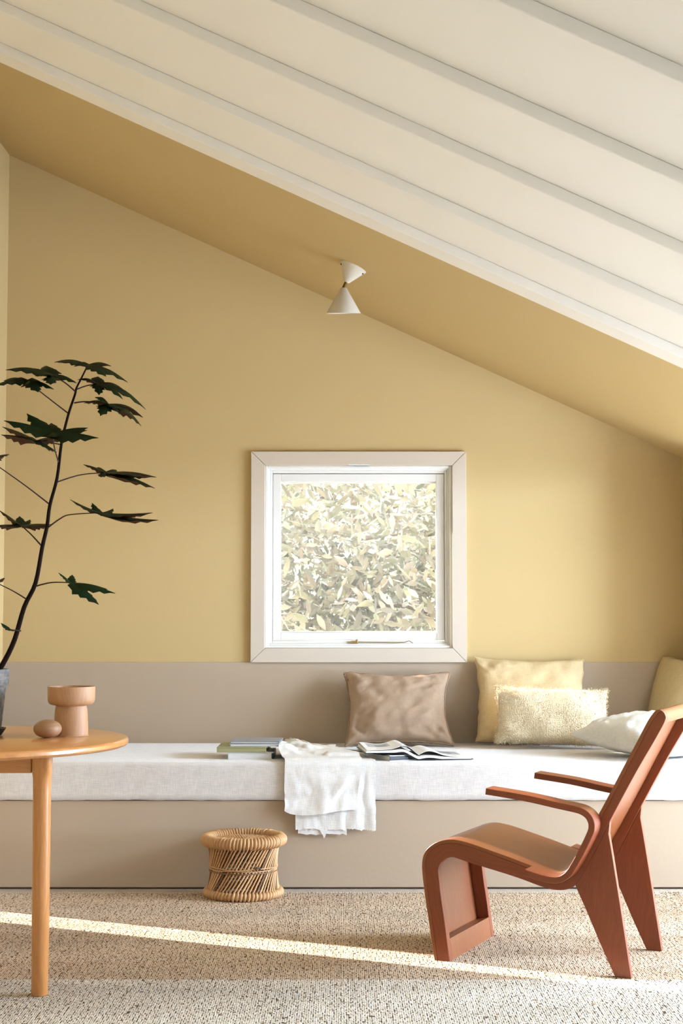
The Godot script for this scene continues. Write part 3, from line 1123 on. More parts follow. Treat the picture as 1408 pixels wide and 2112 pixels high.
func _books() -> void:
	var pages := page_material()
	var white := plain(Color(0.90, 0.895, 0.88), 0.5)
	var dark := plain(Color(0.10, 0.10, 0.105), 0.5)
	var olive := plain(Color(0.62, 0.60, 0.43), 0.6)
	var greyc := plain(Color(0.70, 0.705, 0.71), 0.35)
	var grey2 := plain(Color(0.52, 0.54, 0.57), 0.35)
	var g := "books stacked left of the throw"
	var y := 0.4805
	var b := book("book", "thick white book at the bottom of the stack left of the throw", Vector3(0.177, 0.027, 0.235), Vector3(-0.352, y, -0.222), 0.0, white, white, g)
	var sm := MB.new()
	bx(sm, Vector3(0.0835, 0.0135, 0.1165), Vector3(0.006, 0.022, 0.003), 0.0005)
	bx(sm, Vector3(0.0880, 0.0135, 0.0), Vector3(0.002, 0.0225, 0.235), 0.0003)
	mi("page_edge", sm.mesh(false), dark, b).set_meta("label", "dark edge at the right end")
	book("book", "olive green book in the middle of the stack left of the throw", Vector3(0.196, 0.0205, 0.24), Vector3(-0.385, y + 0.0272, -0.222), -0.01, olive, olive, g)
	book("magazine", "grey magazine under the topmost one of the stack left of the throw", Vector3(0.20, 0.010, 0.20), Vector3(-0.340, y + 0.048, -0.228), 0.03, greyc, pages, g, 1.0)
	book("magazine", "topmost glossy grey magazine of the stack left of the throw", Vector3(0.195, 0.009, 0.195), Vector3(-0.336, y + 0.0583, -0.235), -0.04, grey2, pages, g, 1.0)
	# large white book partly under the throw, turned, its dark spine to the right
	var t := -deg_to_rad(61.0)
	var corner := Vector3(0.185, 0, -0.03)
	var u := Vector3(-0.485, 0, -0.875)   # long side, away from the corner
	var v := Vector3(0.875, 0, -0.485)    # short side
	var ctr := corner + u * 0.19 + v * 0.0575
	var big := root("book", "large white book lying turned beneath the open book, its end under the throw", "book", Vector3(ctr.x, y, ctr.z), 0.0, "books right of the throw")
	var ba := Basis(v, Vector3.UP, -u)
	var cm := MB.new()
	bx(cm, Vector3(0, 0.0013, 0), Vector3(0.115, 0.0025, 0.38), 0.0005)
	bx(cm, Vector3(0, 0.0197, 0), Vector3(0.115, 0.0025, 0.38), 0.0005)
	mi("cover", cm.mesh(false), white, big).transform = Transform3D(ba, Vector3.ZERO)
	var pm := MB.new()
	bx(pm, Vector3(0.002, 0.0105, 0), Vector3(0.107, 0.0157, 0.368), 0.0004)
	mi("pages", pm.mesh(false), pages, big).transform = Transform3D(ba, Vector3.ZERO)
	var em := MB.new()
	bx(em, Vector3(0.0, 0.0105, 0.1895), Vector3(0.115, 0.0165, 0.0025), 0.0004)
	bx(em, Vector3(-0.0580, 0.0202, 0), Vector3(0.0015, 0.0025, 0.38), 0.0002)
	mi("spine", em.mesh(false), dark, big).transform = Transform3D(ba, Vector3.ZERO)
	# open book on top
	var ob := root("open_book", "open book with grey printed pages, lying right of the throw", "book", Vector3(0.285, y + 0.0018, -0.20), deg_to_rad(6.0), "books right of the throw")
	var pr := StandardMaterial3D.new()
	pr.albedo_texture = _page_print()
	pr.roughness = 0.5
	for side: float in [-1.0, 1.0]:
		var lift := 0.026 if side < 0 else 0.0
		var wdt := 0.205
		var f := func(uu: float, vv: float, base: float) -> Vector3:
			var x := side * uu * wdt
			var hump := 0.017 * exp(-pow((uu - 0.2) / 0.22, 2.0)) * (1.0 - exp(-uu * 18.0)) + 0.013 * (1.0 - uu)
			var yy := lift * smoothstep(0.0, 0.35, uu) + base * hump + 0.003
			if side < 0:
				yy += 0.004 * base * uu + 0.012 * base * smoothstep(0.6, 1.0, uu) * (1.0 - vv)
			return Vector3(x, yy, (vv - 0.5) * 0.27)
		var bm := MB.new()
		sheet(bm, 24, 6, func(a: float, c: float) -> Vector3: return f.call(a, c, 0.35), 0.009, Vector2(0.2, 0.3))
		mi("page_block", bm.mesh(), pages, ob)
		var tm := MB.new()
		sheet(tm, 24, 6, func(a: float, c: float) -> Vector3: return f.call(a * 0.985, 0.01 + 0.98 * c, 1.0) + Vector3(0, 0.0035, 0), 0.0008, Vector2(1, 1))
		mi("page", tm.mesh(), pr, ob)
		var km := MB.new()
		sheet(km, 24, 3, func(a: float, c: float) -> Vector3: return f.call(a * 1.03, -0.015 + 1.03 * c, 0.0) + Vector3(0, -0.0012, 0), 0.0022)
		mi("cover", km.mesh(), dark, ob)

func _page_print() -> ImageTexture:
	# blurred grey photographs and columns of text as on an illustrated page
	var im := Image.create(256, 256, false, Image.FORMAT_RGB8)
	im.fill(Color(0.92, 0.91, 0.89))
	im.fill_rect(Rect2i(120, 24, 112, 120), Color(0.66, 0.67, 0.68))
	im.fill_rect(Rect2i(132, 60, 60, 84), Color(0.50, 0.51, 0.52))
	for k in 22:
		im.fill_rect(Rect2i(24, 30 + k * 9, 76 - (k * 37) % 23, 2), Color(0.62, 0.61, 0.60))
	for k in 8:
		im.fill_rect(Rect2i(120, 160 + k * 9, 104 - (k * 29) % 31, 2), Color(0.62, 0.61, 0.60))
	return ImageTexture.create_from_image(im)

# ------------------------------------------------------------------ throw
func _throw() -> void:
	var lin := cloth(Color(0.925, 0.915, 0.895), 3.2, 0.05)
	lin.backlight_enabled = true
	lin.backlight = Color(0.12, 0.115, 0.10)
	var th := root("throw_blanket", "crumpled white linen throw draped over the mattress edge", "blanket", Vector3(-0.04, 0.48, 0.0))
	var n := noise(2.6, 61, 3)
	var n2 := noise(14.0, 62, 2)
	# path over the edge: d > 0 hangs down, d < 0 lies on the mattress
	var path := func(d: float, off: float) -> Vector2:
		var r := 0.012 + off
		var arc := r * PI / 2
		if d < -arc / 2:
			return Vector2(d + arc / 2 - 0.006, off + 0.003)
		if d < arc / 2:
			var a := (d + arc / 2) / r
			return Vector2(-0.006 + r * sin(a), off + 0.003 - r * (1.0 - cos(a)))
		return Vector2(-0.006 + r, off + 0.003 - r - (d - arc / 2))
	# lower layer: longer, frayed hem
	var m := MB.new()
	sheet(m, 110, 60, func(u: float, v: float) -> Vector3:
		var d := lerpf(-0.34, 0.258, v)
		var x := lerpf(-0.135, 0.170, u)
		if d < 0.0:
			x = lerpf(lerpf(-0.15, -0.165, -d / 0.34), lerpf(0.17, 0.10, -d / 0.34), u)
		var p: Vector2 = path.call(d, 0.006 + 0.003 * n.get_noise_2d(x * 2.0, d))
		var fold := 0.006 * n.get_noise_2d(x * 2.4, d * 0.9 + 4.0) * smoothstep(0.0, 0.12, d)
		var hem := (0.007 * n2.get_noise_2d(x * 1.4, 2.0) + 0.005 * n2.get_noise_2d(x * 14.0, 5.0)) * smoothstep(0.93, 1.0, v)
		# the small pointed corner that hangs lowest
		hem += 0.034 * maxf(0.0, 1.0 - absf(x + 0.026) / 0.016) * smoothstep(0.85, 1.0, v)
		return Vector3(x + 0.004 * n.get_noise_2d(d * 4.0, 8.0), p.y - hem, p.x + absf(fold)), 0.0022)
	mi("lower_layer", m.mesh(), lin, th)
	# a second frayed hem just behind
	m = MB.new()
	sheet(m, 44, 16, func(u: float, v: float) -> Vector3:
		var x := lerpf(-0.125, 0.06, u)
		var hem := 0.007 * n2.get_noise_2d(x * 1.7, 7.0) * v
		return Vector3(x, -0.10 - 0.170 * v - hem, 0.0088 + 0.0015 * n.get_noise_2d(x * 4.0, v)), 0.0018)
	mi("back_hem", m.mesh(), lin, th)
	# upper layer: shorter, folded at its lower edge, with a turned corner at right
	m = MB.new()
	sheet(m, 64, 70, func(u: float, v: float) -> Vector3:
		var d := lerpf(-0.46, 0.205, v)
		var w := -d / 0.46
		var x := lerpf(-0.176, 0.118 - 0.02 * smoothstep(0.0, 0.2, d), u)
		if d < 0.0:
			x = lerpf(lerpf(-0.176, -0.205, smoothstep(0.0, 0.3, w)), lerpf(0.118, 0.015, smoothstep(0.0, 0.9, w)), u)
		var lift := 0.013
		if d < -0.02:
			# bunched up on top of the mattress
			var k := smoothstep(0.04, 0.5, w)
			var ridge := 0.5 + 0.5 * sin((u * 1.3 + w * 0.8 + 0.5 * n.get_noise_2d(x * 2.0, d * 2.0)) * TAU)
			lift += k * (0.006 + 0.022 * ridge * (1.0 - u * 0.75)) + 0.02 * k * (1.0 - u)
			# it rides up over the end of the large book
			lift = maxf(lift, 0.028 * smoothstep(-0.07, -0.01, x) * smoothstep(0.06, 0.2, w))
		var p: Vector2 = path.call(d, maxf(0.011, minf(lift, 0.06) if d < 0.0 else 0.013))
		var fold := 0.0
		if d > 0.0:
			fold = 0.008 * n.get_noise_2d(x * 2.0 + 3.0, d * 1.2) * smoothstep(0.0, 0.1, d)
			# slanting pleat from the turned corner
			# a turned-back flap: rises towards the slanting line, then drops
			var s := (x - 0.052) * 0.78 + (d - 0.11) * 0.62
			fold += 0.006 * smoothstep(-0.10, -0.010, s) * (1.0 - smoothstep(-0.010, 0.010, s)) * smoothstep(0.04, 0.10, d)
			# the lower edge hangs clear of the layer beneath
			fold += 0.009 * smoothstep(0.12, 0.2, d) * (1.0 - 0.7 * smoothstep(0.75, 1.0, u))
		var yy := p.y
		if d > 0.0:
			# the lower edge runs up at the right
			yy -= smoothstep(0.0, 0.205, d) * (0.006 * sin(u * 5.0) - 0.012 * u) - 0.014 * pow(1.0 - u, 14.0) * smoothstep(0.1, 0.205, d)
		return Vector3(x + 0.004 * n.get_noise_2d(d * 4.0, 18.0), yy, p.x + absf(fold)), 0.0024)
	mi("upper_layer", m.mesh(), lin, th)
	# small crumpled roll at the back left
	m = MB.new()
	var pts := PackedVector3Array([Vector3(-0.185, 0.022, -0.55), Vector3(-0.15, 0.036, -0.46), Vector3(-0.10, 0.030, -0.36), Vector3(-0.03, 0.024, -0.30), Vector3(0.03, 0.016, -0.27)])
	var sp := spline(pts, 8)
	sheet(m, 32, 16, func(u: float, v: float) -> Vector3:
		var q := sp[int(round(u * (sp.size() - 1)))]
		var a := TAU * v * 0.98
		var r := lerpf(0.024, 0.012, u) * (1.0 + 0.5 * n.get_noise_2d(u * 3.0, sin(a) * 0.8))
		return q + Vector3(-0.55 * cos(a) * r, sin(a) * r * 0.9, -1.2 * cos(a) * r), 0.002)
	mi("rolled_end", m.mesh(), lin, th)

# ------------------------------------------------------------------ table and what stands on it
func _table() -> void:
	var oak := wood(Color(0.83, 0.585, 0.335), tex.oak, 0.28, 0.4)
	var C := Vector3(-1.155, 0, 1.389)
	# the top's far side passes through the room's left wall line, so it is set against it
	var t := root("round_table", "round honey oak table with turned legs at left edge", "table", C)
	var R := 0.524
	var tm := MB.new()
	var prf := PackedVector2Array([Vector2(0, 0.656), Vector2(R - 0.012, 0.656), Vector2(R - 0.004, 0.659), Vector2(R, 0.664), Vector2(R, 0.672), Vector2(R - 0.003, 0.678), Vector2(R - 0.007, 0.680), Vector2(0, 0.680)])
	lathe(tm, prf, 96)
	# grain runs straight across the top
	for k in tm.v.size():
		var q := tm.v[k]
		if absf(q.y - 0.68) < 0.0025 or absf(q.y - 0.656) < 0.0005:
			tm.t[k] = Vector2(q.z, q.x)
	# trim the part of the disc that would enter the wall
	for k in tm.v.size():
		tm.v[k].x = maxf(tm.v[k].x, LEFT - C.x + 0.004)
	mi("table_top", tm.mesh(), oak, t)
	var feet := [Vector3(0.331, 0, 0.291), Vector3(-0.30, 0, 0.291), Vector3(-0.05, 0, -0.42)]
	for lp: Vector3 in feet:
		var lm := MB.new()
		var n := 24
		var lev := [[0.008, 0.0218, 2.0], [0.011, 0.0228, 2.0], [0.3, 0.0242, 2.0], [0.56, 0.0250, 2.0], [0.592, 0.0252, 2.2], [0.604, 0.0256, 3.2], [0.612, 0.026, 6.0], [0.656, 0.026, 12.0]]
		for i in lev.size() - 1:
			for k in n:
				var pp: Array[Vector3] = []
				var uu: Array[Vector2] = []
				for e: Vector2i in [Vector2i(0, 0), Vector2i(1, 0), Vector2i(1, 1), Vector2i(0, 1)]:
					var a := TAU * (k + e.x) / n
					var L: Array = lev[i + e.y]
					var c := cos(a)
					var s := -sin(a)
					var ex: float = L[2]
					var rr: float = L[1] / pow(pow(absf(c), ex) + pow(absf(s), ex), 1.0 / ex)
					pp.append(lp + Vector3(c * rr, L[0], s * rr))
					uu.append(Vector2(float(k + e.x) / n * 0.14, L[0]))
				lm.quad(pp[0], pp[1], pp[2], pp[3], uu[0], uu[1], uu[2], uu[3], 1)
		for k in n:
			var a := TAU * k / n
			var b := TAU * (k + 1) / n
			lm.tri(lp + Vector3(0, 0.008, 0), lp + Vector3(cos(b) * 0.0218, 0.008, -sin(b) * 0.0218), lp + Vector3(cos(a) * 0.0218, 0.008, -sin(a) * 0.0218))
		mi("leg", lm.mesh(), oak, t)
	for k in 3:
		var p0: Vector3 = feet[k]
		var p1: Vector3 = feet[(k + 1) % 3]
		var dd := (p1 - p0).normalized()
		var am := MB.new()
		bx(am, Vector3.ZERO, Vector3(p0.distance_to(p1) - 0.055, 0.047, 0.022), 0.0015)
		var ap := mi("apron", am.mesh(false), oak, t)
		ap.transform = Transform3D(Basis(dd, Vector3.UP, dd.cross(Vector3.UP)), (p0 + p1) / 2 + Vector3(0, 0.6325, 0.004 if k == 0 else 0.0))
	# turned vase
	var beech := wood(Color(0.78, 0.615, 0.45), tex.oak, 0.55)
	beech.uv1_scale = Vector3(6, 3, 1)
	var v := root("wooden_vase", "turned pale wooden vase with wide bowl top on the table", "vase", Vector3(-0.813, 0.68, 1.289))
	mi("foot", lathed(spline2(PackedVector2Array([Vector2(0, 0), Vector2(0.0505, 0.0), Vector2(0.0515, 0.003), Vector2(0.051, 0.02), Vector2(0.0500, 0.05), Vector2(0.0485, 0.075), Vector2(0.0460, 0.089), Vector2(0.0445, 0.0925), Vector2(0, 0.0925)]), 3), 64), beech, v)
	mi("bowl", lathed(PackedVector2Array([Vector2(0, 0.0925), Vector2(0.056, 0.0925), Vector2(0.0625, 0.0945), Vector2(0.068, 0.100), Vector2(0.0708, 0.108), Vector2(0.0712, 0.118), Vector2(0.0715, 0.145), Vector2(0.0708, 0.1475), Vector2(0.068, 0.1475), Vector2(0.067, 0.145), Vector2(0.066, 0.110), Vector2(0.0, 0.105)]), 64), beech, v)
	# egg-shaped ornament
	var e := root("wooden_egg", "small round wooden ornament with grain, in front of the vase", "ornament", Vector3(-0.868, 0.68, 1.372), 0.3)
	var ep := PackedVector2Array()
	for k in 25:
		var a := PI * k / 24.0 - PI / 2
		ep.append(Vector2(0.0415 * pow(maxf(cos(a), 0.0), 0.9), 0.0268 + 0.0268 * sin(a)))
	ep[0].x = 0.0
	ep[24].x = 0.0
	var em := MB.new()
	lathe(em, ep, 48)
	for k in em.v.size():
		em.t[k] = Vector2(em.v[k].y * 1.3 + 0.1, em.v[k].x)
	mi("body", em.mesh(), wood(Color(0.68, 0.53, 0.385), tex.grain, 0.5), e)

# ------------------------------------------------------------------ chair
func _chair() -> void:
	var mat := wood(Color(0.53, 0.26, 0.11), tex.grain, 0.45, 0.05)
	var panel := wood(Color(0.55, 0.315, 0.145), tex.grain, 0.42, 0.08)
	# own axes: x backwards, y up, -z towards the camera's side; W wide
	var a := deg_to_rad(23.8)
	var ch := root("lounge_chair", "low reddish wooden lounge chair with bent arms, facing left on the rug", "chair", Vector3(0.2792, 0.0072, 1.2482))
	ch.transform.basis = Basis(Vector3(cos(a), 0, sin(a)), Vector3.UP, Vector3(-sin(a), 0, cos(a)))
	var W := 0.42
	# side contour, outer then inner point of each station
	var O := PackedVector2Array([Vector2(0, 0.0), Vector2(-0.009, 0.05), Vector2(-0.019, 0.118), Vector2(-0.030, 0.187), Vector2(-0.038, 0.250), Vector2(-0.0395, 0.284), Vector2(-0.034, 0.312), Vector2(-0.0185, 0.333), Vector2(0.0047, 0.3495), Vector2(0.030, 0.3585), Vector2(0.055, 0.362), Vector2(0.080, 0.3605), Vector2(0.121, 0.3525), Vector2(0.1787, 0.3366), Vector2(0.2354, 0.3208), Vector2(0.2876, 0.3050), Vector2(0.327, 0.2924), Vector2(0.360, 0.2825), Vector2(0.385, 0.2815), Vector2(0.408, 0.292), Vector2(0.427, 0.314), Vector2(0.445, 0.344), Vector2(0.475, 0.399), Vector2(0.507, 0.4585), Vector2(0.540, 0.519), Vector2(0.5858, 0.605), Vector2(0.6267, 0.681), Vector2(0.656, 0.735), Vector2(0.672, 0.757)])
	var I := PackedVector2Array([Vector2(0.049, 0.0), Vector2(0.042, 0.048), Vector2(0.0335, 0.112), Vector2(0.0225, 0.182), Vector2(0.0150, 0.245), Vector2(0.0132, 0.270), Vector2(0.0185, 0.286), Vector2(0.0275, 0.295), Vector2(0.037, 0.3025), Vector2(0.047, 0.307), Vector2(0.058, 0.309), Vector2(0.072, 0.3070), Vector2(0.109, 0.297), Vector2(0.164, 0.2845), Vector2(0.222, 0.2715), Vector2(0.276, 0.258), Vector2(0.318, 0.2455), Vector2(0.352, 0.2372), Vector2(0.378, 0.2343), Vector2(0.408, 0.2375), Vector2(0.435, 0.2506), Vector2(0.463, 0.294), Vector2(0.500, 0.364), Vector2(0.538, 0.437), Vector2(0.577, 0.509), Vector2(0.624, 0.594), Vector2(0.668, 0.668), Vector2(0.697, 0.719), Vector2(0.706, 0.739)])
	var o := spline2(O, 4)
	var i := spline2(I, 4)
	var no := o.size()
	# rounded top end
	for q: Array in [[Vector2(0.6755, 0.7610), Vector2(0.7065, 0.7435)], [Vector2(0.6805, 0.7640), Vector2(0.7055, 0.7490)], [Vector2(0.6862, 0.7650), Vector2(0.7020, 0.7560)], [Vector2(0.6915, 0.7635), Vector2(0.6975, 0.7605)]]:
		o.append(q[0])
		i.append(q[1])
	# the sheet is a thin skin along the outer contour; the side rails lie under it
	var skin := PackedVector2Array()
	for k in o.size():
		var d := (i[k] - o[k])
		skin.append(o[k] + d.normalized() * minf(0.011, d.length() * 0.45))
	for side in 2:
		var m := MB.new()
		var z0 := -0.034 if side == 0 else -W
		z0 = (0.0 - 0.026) if side == 0 else -W
		bent(m, skin, i, z0, z0 + 0.026, 0.0012)
		mi("side_rail", m.mesh(), mat, ch)
	var sm := MB.new()
	# one bent sheet from the front foot over the knee, along the seat and up the back
	bent(sm, o, skin, -W, 0.0, 0.0012)
	# grain along the sheet
	mi("bent_seat", sm.mesh(), panel, ch)
	# cross rails at the front foot and at the top of the back
	var fr := MB.new()
	board(fr, PackedVector2Array([Vector2(0.0115, 0.0), Vector2(0.0485, 0.0), Vector2(0.0425, 0.046), Vector2(0.0398, 0.062), Vector2(0.0035, 0.056)]), -W + 0.0262, -0.0262, 0.0, 0.0012)
	mi("foot_rail", fr.mesh(), panel, ch)
	var tr := MB.new()
	var tp := PackedVector2Array()
	for k in range(no - 4, o.size()):
		tp.append(skin[k] + Vector2(0.0003, -0.0002))
	for k in range(o.size() - 1, no - 5, -1):
		tp.append(i[k])
	board(tr, tp, -W + 0.0262, -0.0262, 0.0, 0.0)
	mi("top_rail", tr.mesh(), panel, ch)
	# tapered rear legs
	for side in 2:
		var m := MB.new()
		var z0 := -0.021 if side == 0 else -W + 0.001
		board(m, PackedVector2Array([Vector2(0.5395, 0.4385), Vector2(0.536, 0.405), Vector2(0.5466, 0.3405), Vector2(0.569, 0.1936), Vector2(0.5975, 0.0), Vector2(0.5507, 0.0), Vector2(0.5075, 0.0914), Vector2(0.468, 0.182), Vector2(0.4362, 0.2503), Vector2(0.463, 0.2935), Vector2(0.500, 0.3635)]), z0, z0 + 0.020, 0.16, 0.0012)
		mi("rear_leg", m.mesh(), mat, ch)
	# arms: a flat strip that runs back, bends down along the stile and forward under the seat
	var c := spline2(PackedVector2Array([Vector2(0.188, 0.518), Vector2(0.308, 0.504), Vector2(0.396, 0.489), Vector2(0.448, 0.4805), Vector2(0.474, 0.4745), Vector2(0.4935, 0.4625), Vector2(0.5035, 0.445), Vector2(0.5045, 0.427), Vector2(0.4985, 0.409), Vector2(0.478, 0.367), Vector2(0.455, 0.325), Vector2(0.436, 0.296), Vector2(0.414, 0.279), Vector2(0.388, 0.274), Vector2(0.345, 0.280), Vector2(0.304, 0.290)]), 4)
	var ao := PackedVector2Array()
	var ai := PackedVector2Array()
	for k in c.size():
		var d := (c[mini(k + 1, c.size() - 1)] - c[maxi(k - 1, 0)]).normalized()
		var nn := Vector2(-d.y, d.x)
		ao.append(c[k] + nn * 0.0095)
		ai.append(c[k] - nn * 0.0095)
	for side in 2:
		var m := MB.new()
		if side == 0:
			bent(m, ao, ai, 0.0002, 0.070, 0.0015)
		else:
			bent(m, ao, ai, -W - 0.070, -W - 0.0002, 0.0015)
		mi("arm", m.mesh(), mat, ch)

# ------------------------------------------------------------------ stool
func _stool() -> void:
	var cane := StandardMaterial3D.new()
	cane.albedo_color = Color(0.80, 0.635, 0.43)
	cane.albedo_texture = tex.oak
	cane.roughness = 0.6
	var light := cane.duplicate()
	light.albedo_color = Color(0.87, 0.715, 0.51)
	var deep := cane.duplicate()
	deep.albedo_color = Color(0.50, 0.37, 0.24)
	var s := root("rattan_stool", "round hourglass rattan stool with woven rims in front of bench", "stool", Vector3(-0.362, 0.0, 0.163))
	s.position.y = 0.0068
	var rng := RandomNumberGenerator.new()
	rng.seed = 19
	# wrapped rims: each wrap of cane stands proud of the next
	var rim := func(R: float, y: float, r: float, ry: float, wraps: int, called: String) -> void:
		var m := MB.new()
		var seg := wraps * 4
		var n := 14
		var jit := PackedFloat32Array()
		var ph := PackedFloat32Array()
		for k in wraps:
			jit.append(rng.randf_range(-0.0012, 0.0012))
			ph.append(rng.randf_range(-0.35, 0.35))
		var pos := func(i: int, j: int) -> Vector3:
			var k := (i / 4) % wraps
			var f := float(i % 4) / 4.0
			var b := TAU * j / n
			var bump: float = [-0.007, 0.0004, 0.0018, 0.0004][i % 4] + (jit[k] if i % 4 else 0.0)
			var a := TAU * (i + 0.6 * sin(b) + (ph[k] if i % 4 else 0.0)) / seg
			var rr := R + (r + bump) * cos(b)
			return Vector3(rr * cos(a), y + (ry + bump) * sin(b), -rr * sin(a))
		for i in seg:
			for j in n:
				m.quad(pos.call(i, j), pos.call(i + 1, j), pos.call(i + 1, j + 1), pos.call(i, j + 1), Vector2(i * 0.013, j * 0.004), Vector2((i + 1) * 0.013, j * 0.004), Vector2((i + 1) * 0.013, (j + 1) * 0.004), Vector2(i * 0.013, (j + 1) * 0.004), 1)
		mi(called, m.mesh(), cane, s)
	rim.call(0.138, 0.206, 0.0205, 0.021, 74, "top_rim")
	rim.call(0.134, 0.0155, 0.0135, 0.0155, 62, "bottom_rim")
	# leaning canes in two tiers, inner ones leaning the other way
	var tier := func(r0: float, y0: float, r1: float, y1: float, twist: float, count: int, mat: Material, called: String, joined: bool, rad: float) -> void:
		var all := MB.new()
		for k in count:
			var a := TAU * k / count + rng.randf_range(-0.008, 0.008)
			var pts := PackedVector3Array()
			for q in 5:
				var f := q / 4.0
				var rr := lerpf(r0, r1, f) - 0.004 * sin(PI * f)
				var aa := a + twist * f
				pts.append(Vector3(rr * cos(aa), lerpf(y0, y1, f), -rr * sin(aa)))
			var r := rad * rng.randf_range(0.85, 1.12)
			if joined:
				tube(all, pts, r, r, 5, false)
			else:
				var m := MB.new()
				tube(m, pts, r, r, 6, false)
				mi(called, m.mesh(), mat if rng.randf() < 0.6 else (light if rng.randf() < 0.6 else deep), s)
		if joined:
			mi(called, all.mesh(false), mat, s).set_meta("kind", "stuff")
	tier.call(0.134, 0.018, 0.1225, 0.104, 0.42, 58, cane, "cane", false, 0.0036)
	tier.call(0.1225, 0.108, 0.1335, 0.200, 0.42, 58, cane, "cane", false, 0.0036)
	tier.call(0.127, 0.018, 0.115, 0.104, -0.42, 50, deep, "inner_canes", true, 0.0028)  # inner canes coloured dark so the gaps read as shaded
	tier.call(0.115, 0.108, 0.127, 0.200, -0.42, 50, deep, "inner_canes", true, 0.0028)
	# binding cord at the waist: two strands that cross, and a short twisted row below
	for b in 3:
		var pts := PackedVector3Array()
		for k in 97:
			var a := TAU * k / 96.0
			var y := 0.1085
			if b == 0:
				y += 0.0045 * sin(a * 2.0 + 0.4)
			elif b == 1:
				y -= 0.0045 * sin(a * 2.0 + 0.4)
			else:
				y = 0.0965 + 0.003 * sin(a * 48.0)
			var rr := 0.1255 + (0.001 * cos(a * 48.0) if b == 2 else 0.0)
			pts.append(Vector3(rr * cos(a), y, -rr * sin(a)))
		var m := MB.new()
		tube(m, pts, 0.0021, 0.0021, 6, false)
		mi("binding_cord", m.mesh(), deep if b == 2 else cane, s)
	var km := MB.new()
	tube(km, PackedVector3Array([Vector3(0.052, 0.112, 0.118), Vector3(0.056, 0.120, 0.119), Vector3(0.064, 0.119, 0.114), Vector3(0.068, 0.112, 0.110)]), 0.004, 0.003, 6)
	mi("cord_knot", km.mesh(), plain(Color(0.34, 0.25, 0.16), 0.8), s)
	# woven seat: zigzag rings of plaited cane
	var wv := MB.new()
	for ring in 9:
		var R := 0.012 + ring * 0.0125
		var cnt := 10 + ring * 9
		for k in cnt:
			var a := TAU * k / cnt
			var zig := 0.35 if ring % 2 else -0.35
			var a2 := a + zig / (1.0 + ring * 0.55)
			var p0 := Vector3(R * cos(a), 0.203, -R * sin(a))
			var p1 := Vector3((R + 0.0145) * cos(a2), 0.2045, -(R + 0.0145) * sin(a2))
			tube(wv, PackedVector3Array([p0, p0.lerp(p1, 0.5) + Vector3(0, 0.004, 0), p1]), 0.0028, 0.0028, 5, false)
	var wp := mi("woven_seat", wv.mesh(false), cane, s)
	wp.set_meta("kind", "stuff")
	var bd := mi("seat_base", lathed(PackedVector2Array([Vector2(0, 0.196), Vector2(0.122, 0.196), Vector2(0.122, 0.2005), Vector2(0, 0.2005)]), 48), deep, s)
	bd.set_meta("label", "darker disc under the weave")

# ------------------------------------------------------------------ plant
var leaf_top: StandardMaterial3D
var leaf_under: StandardMaterial3D

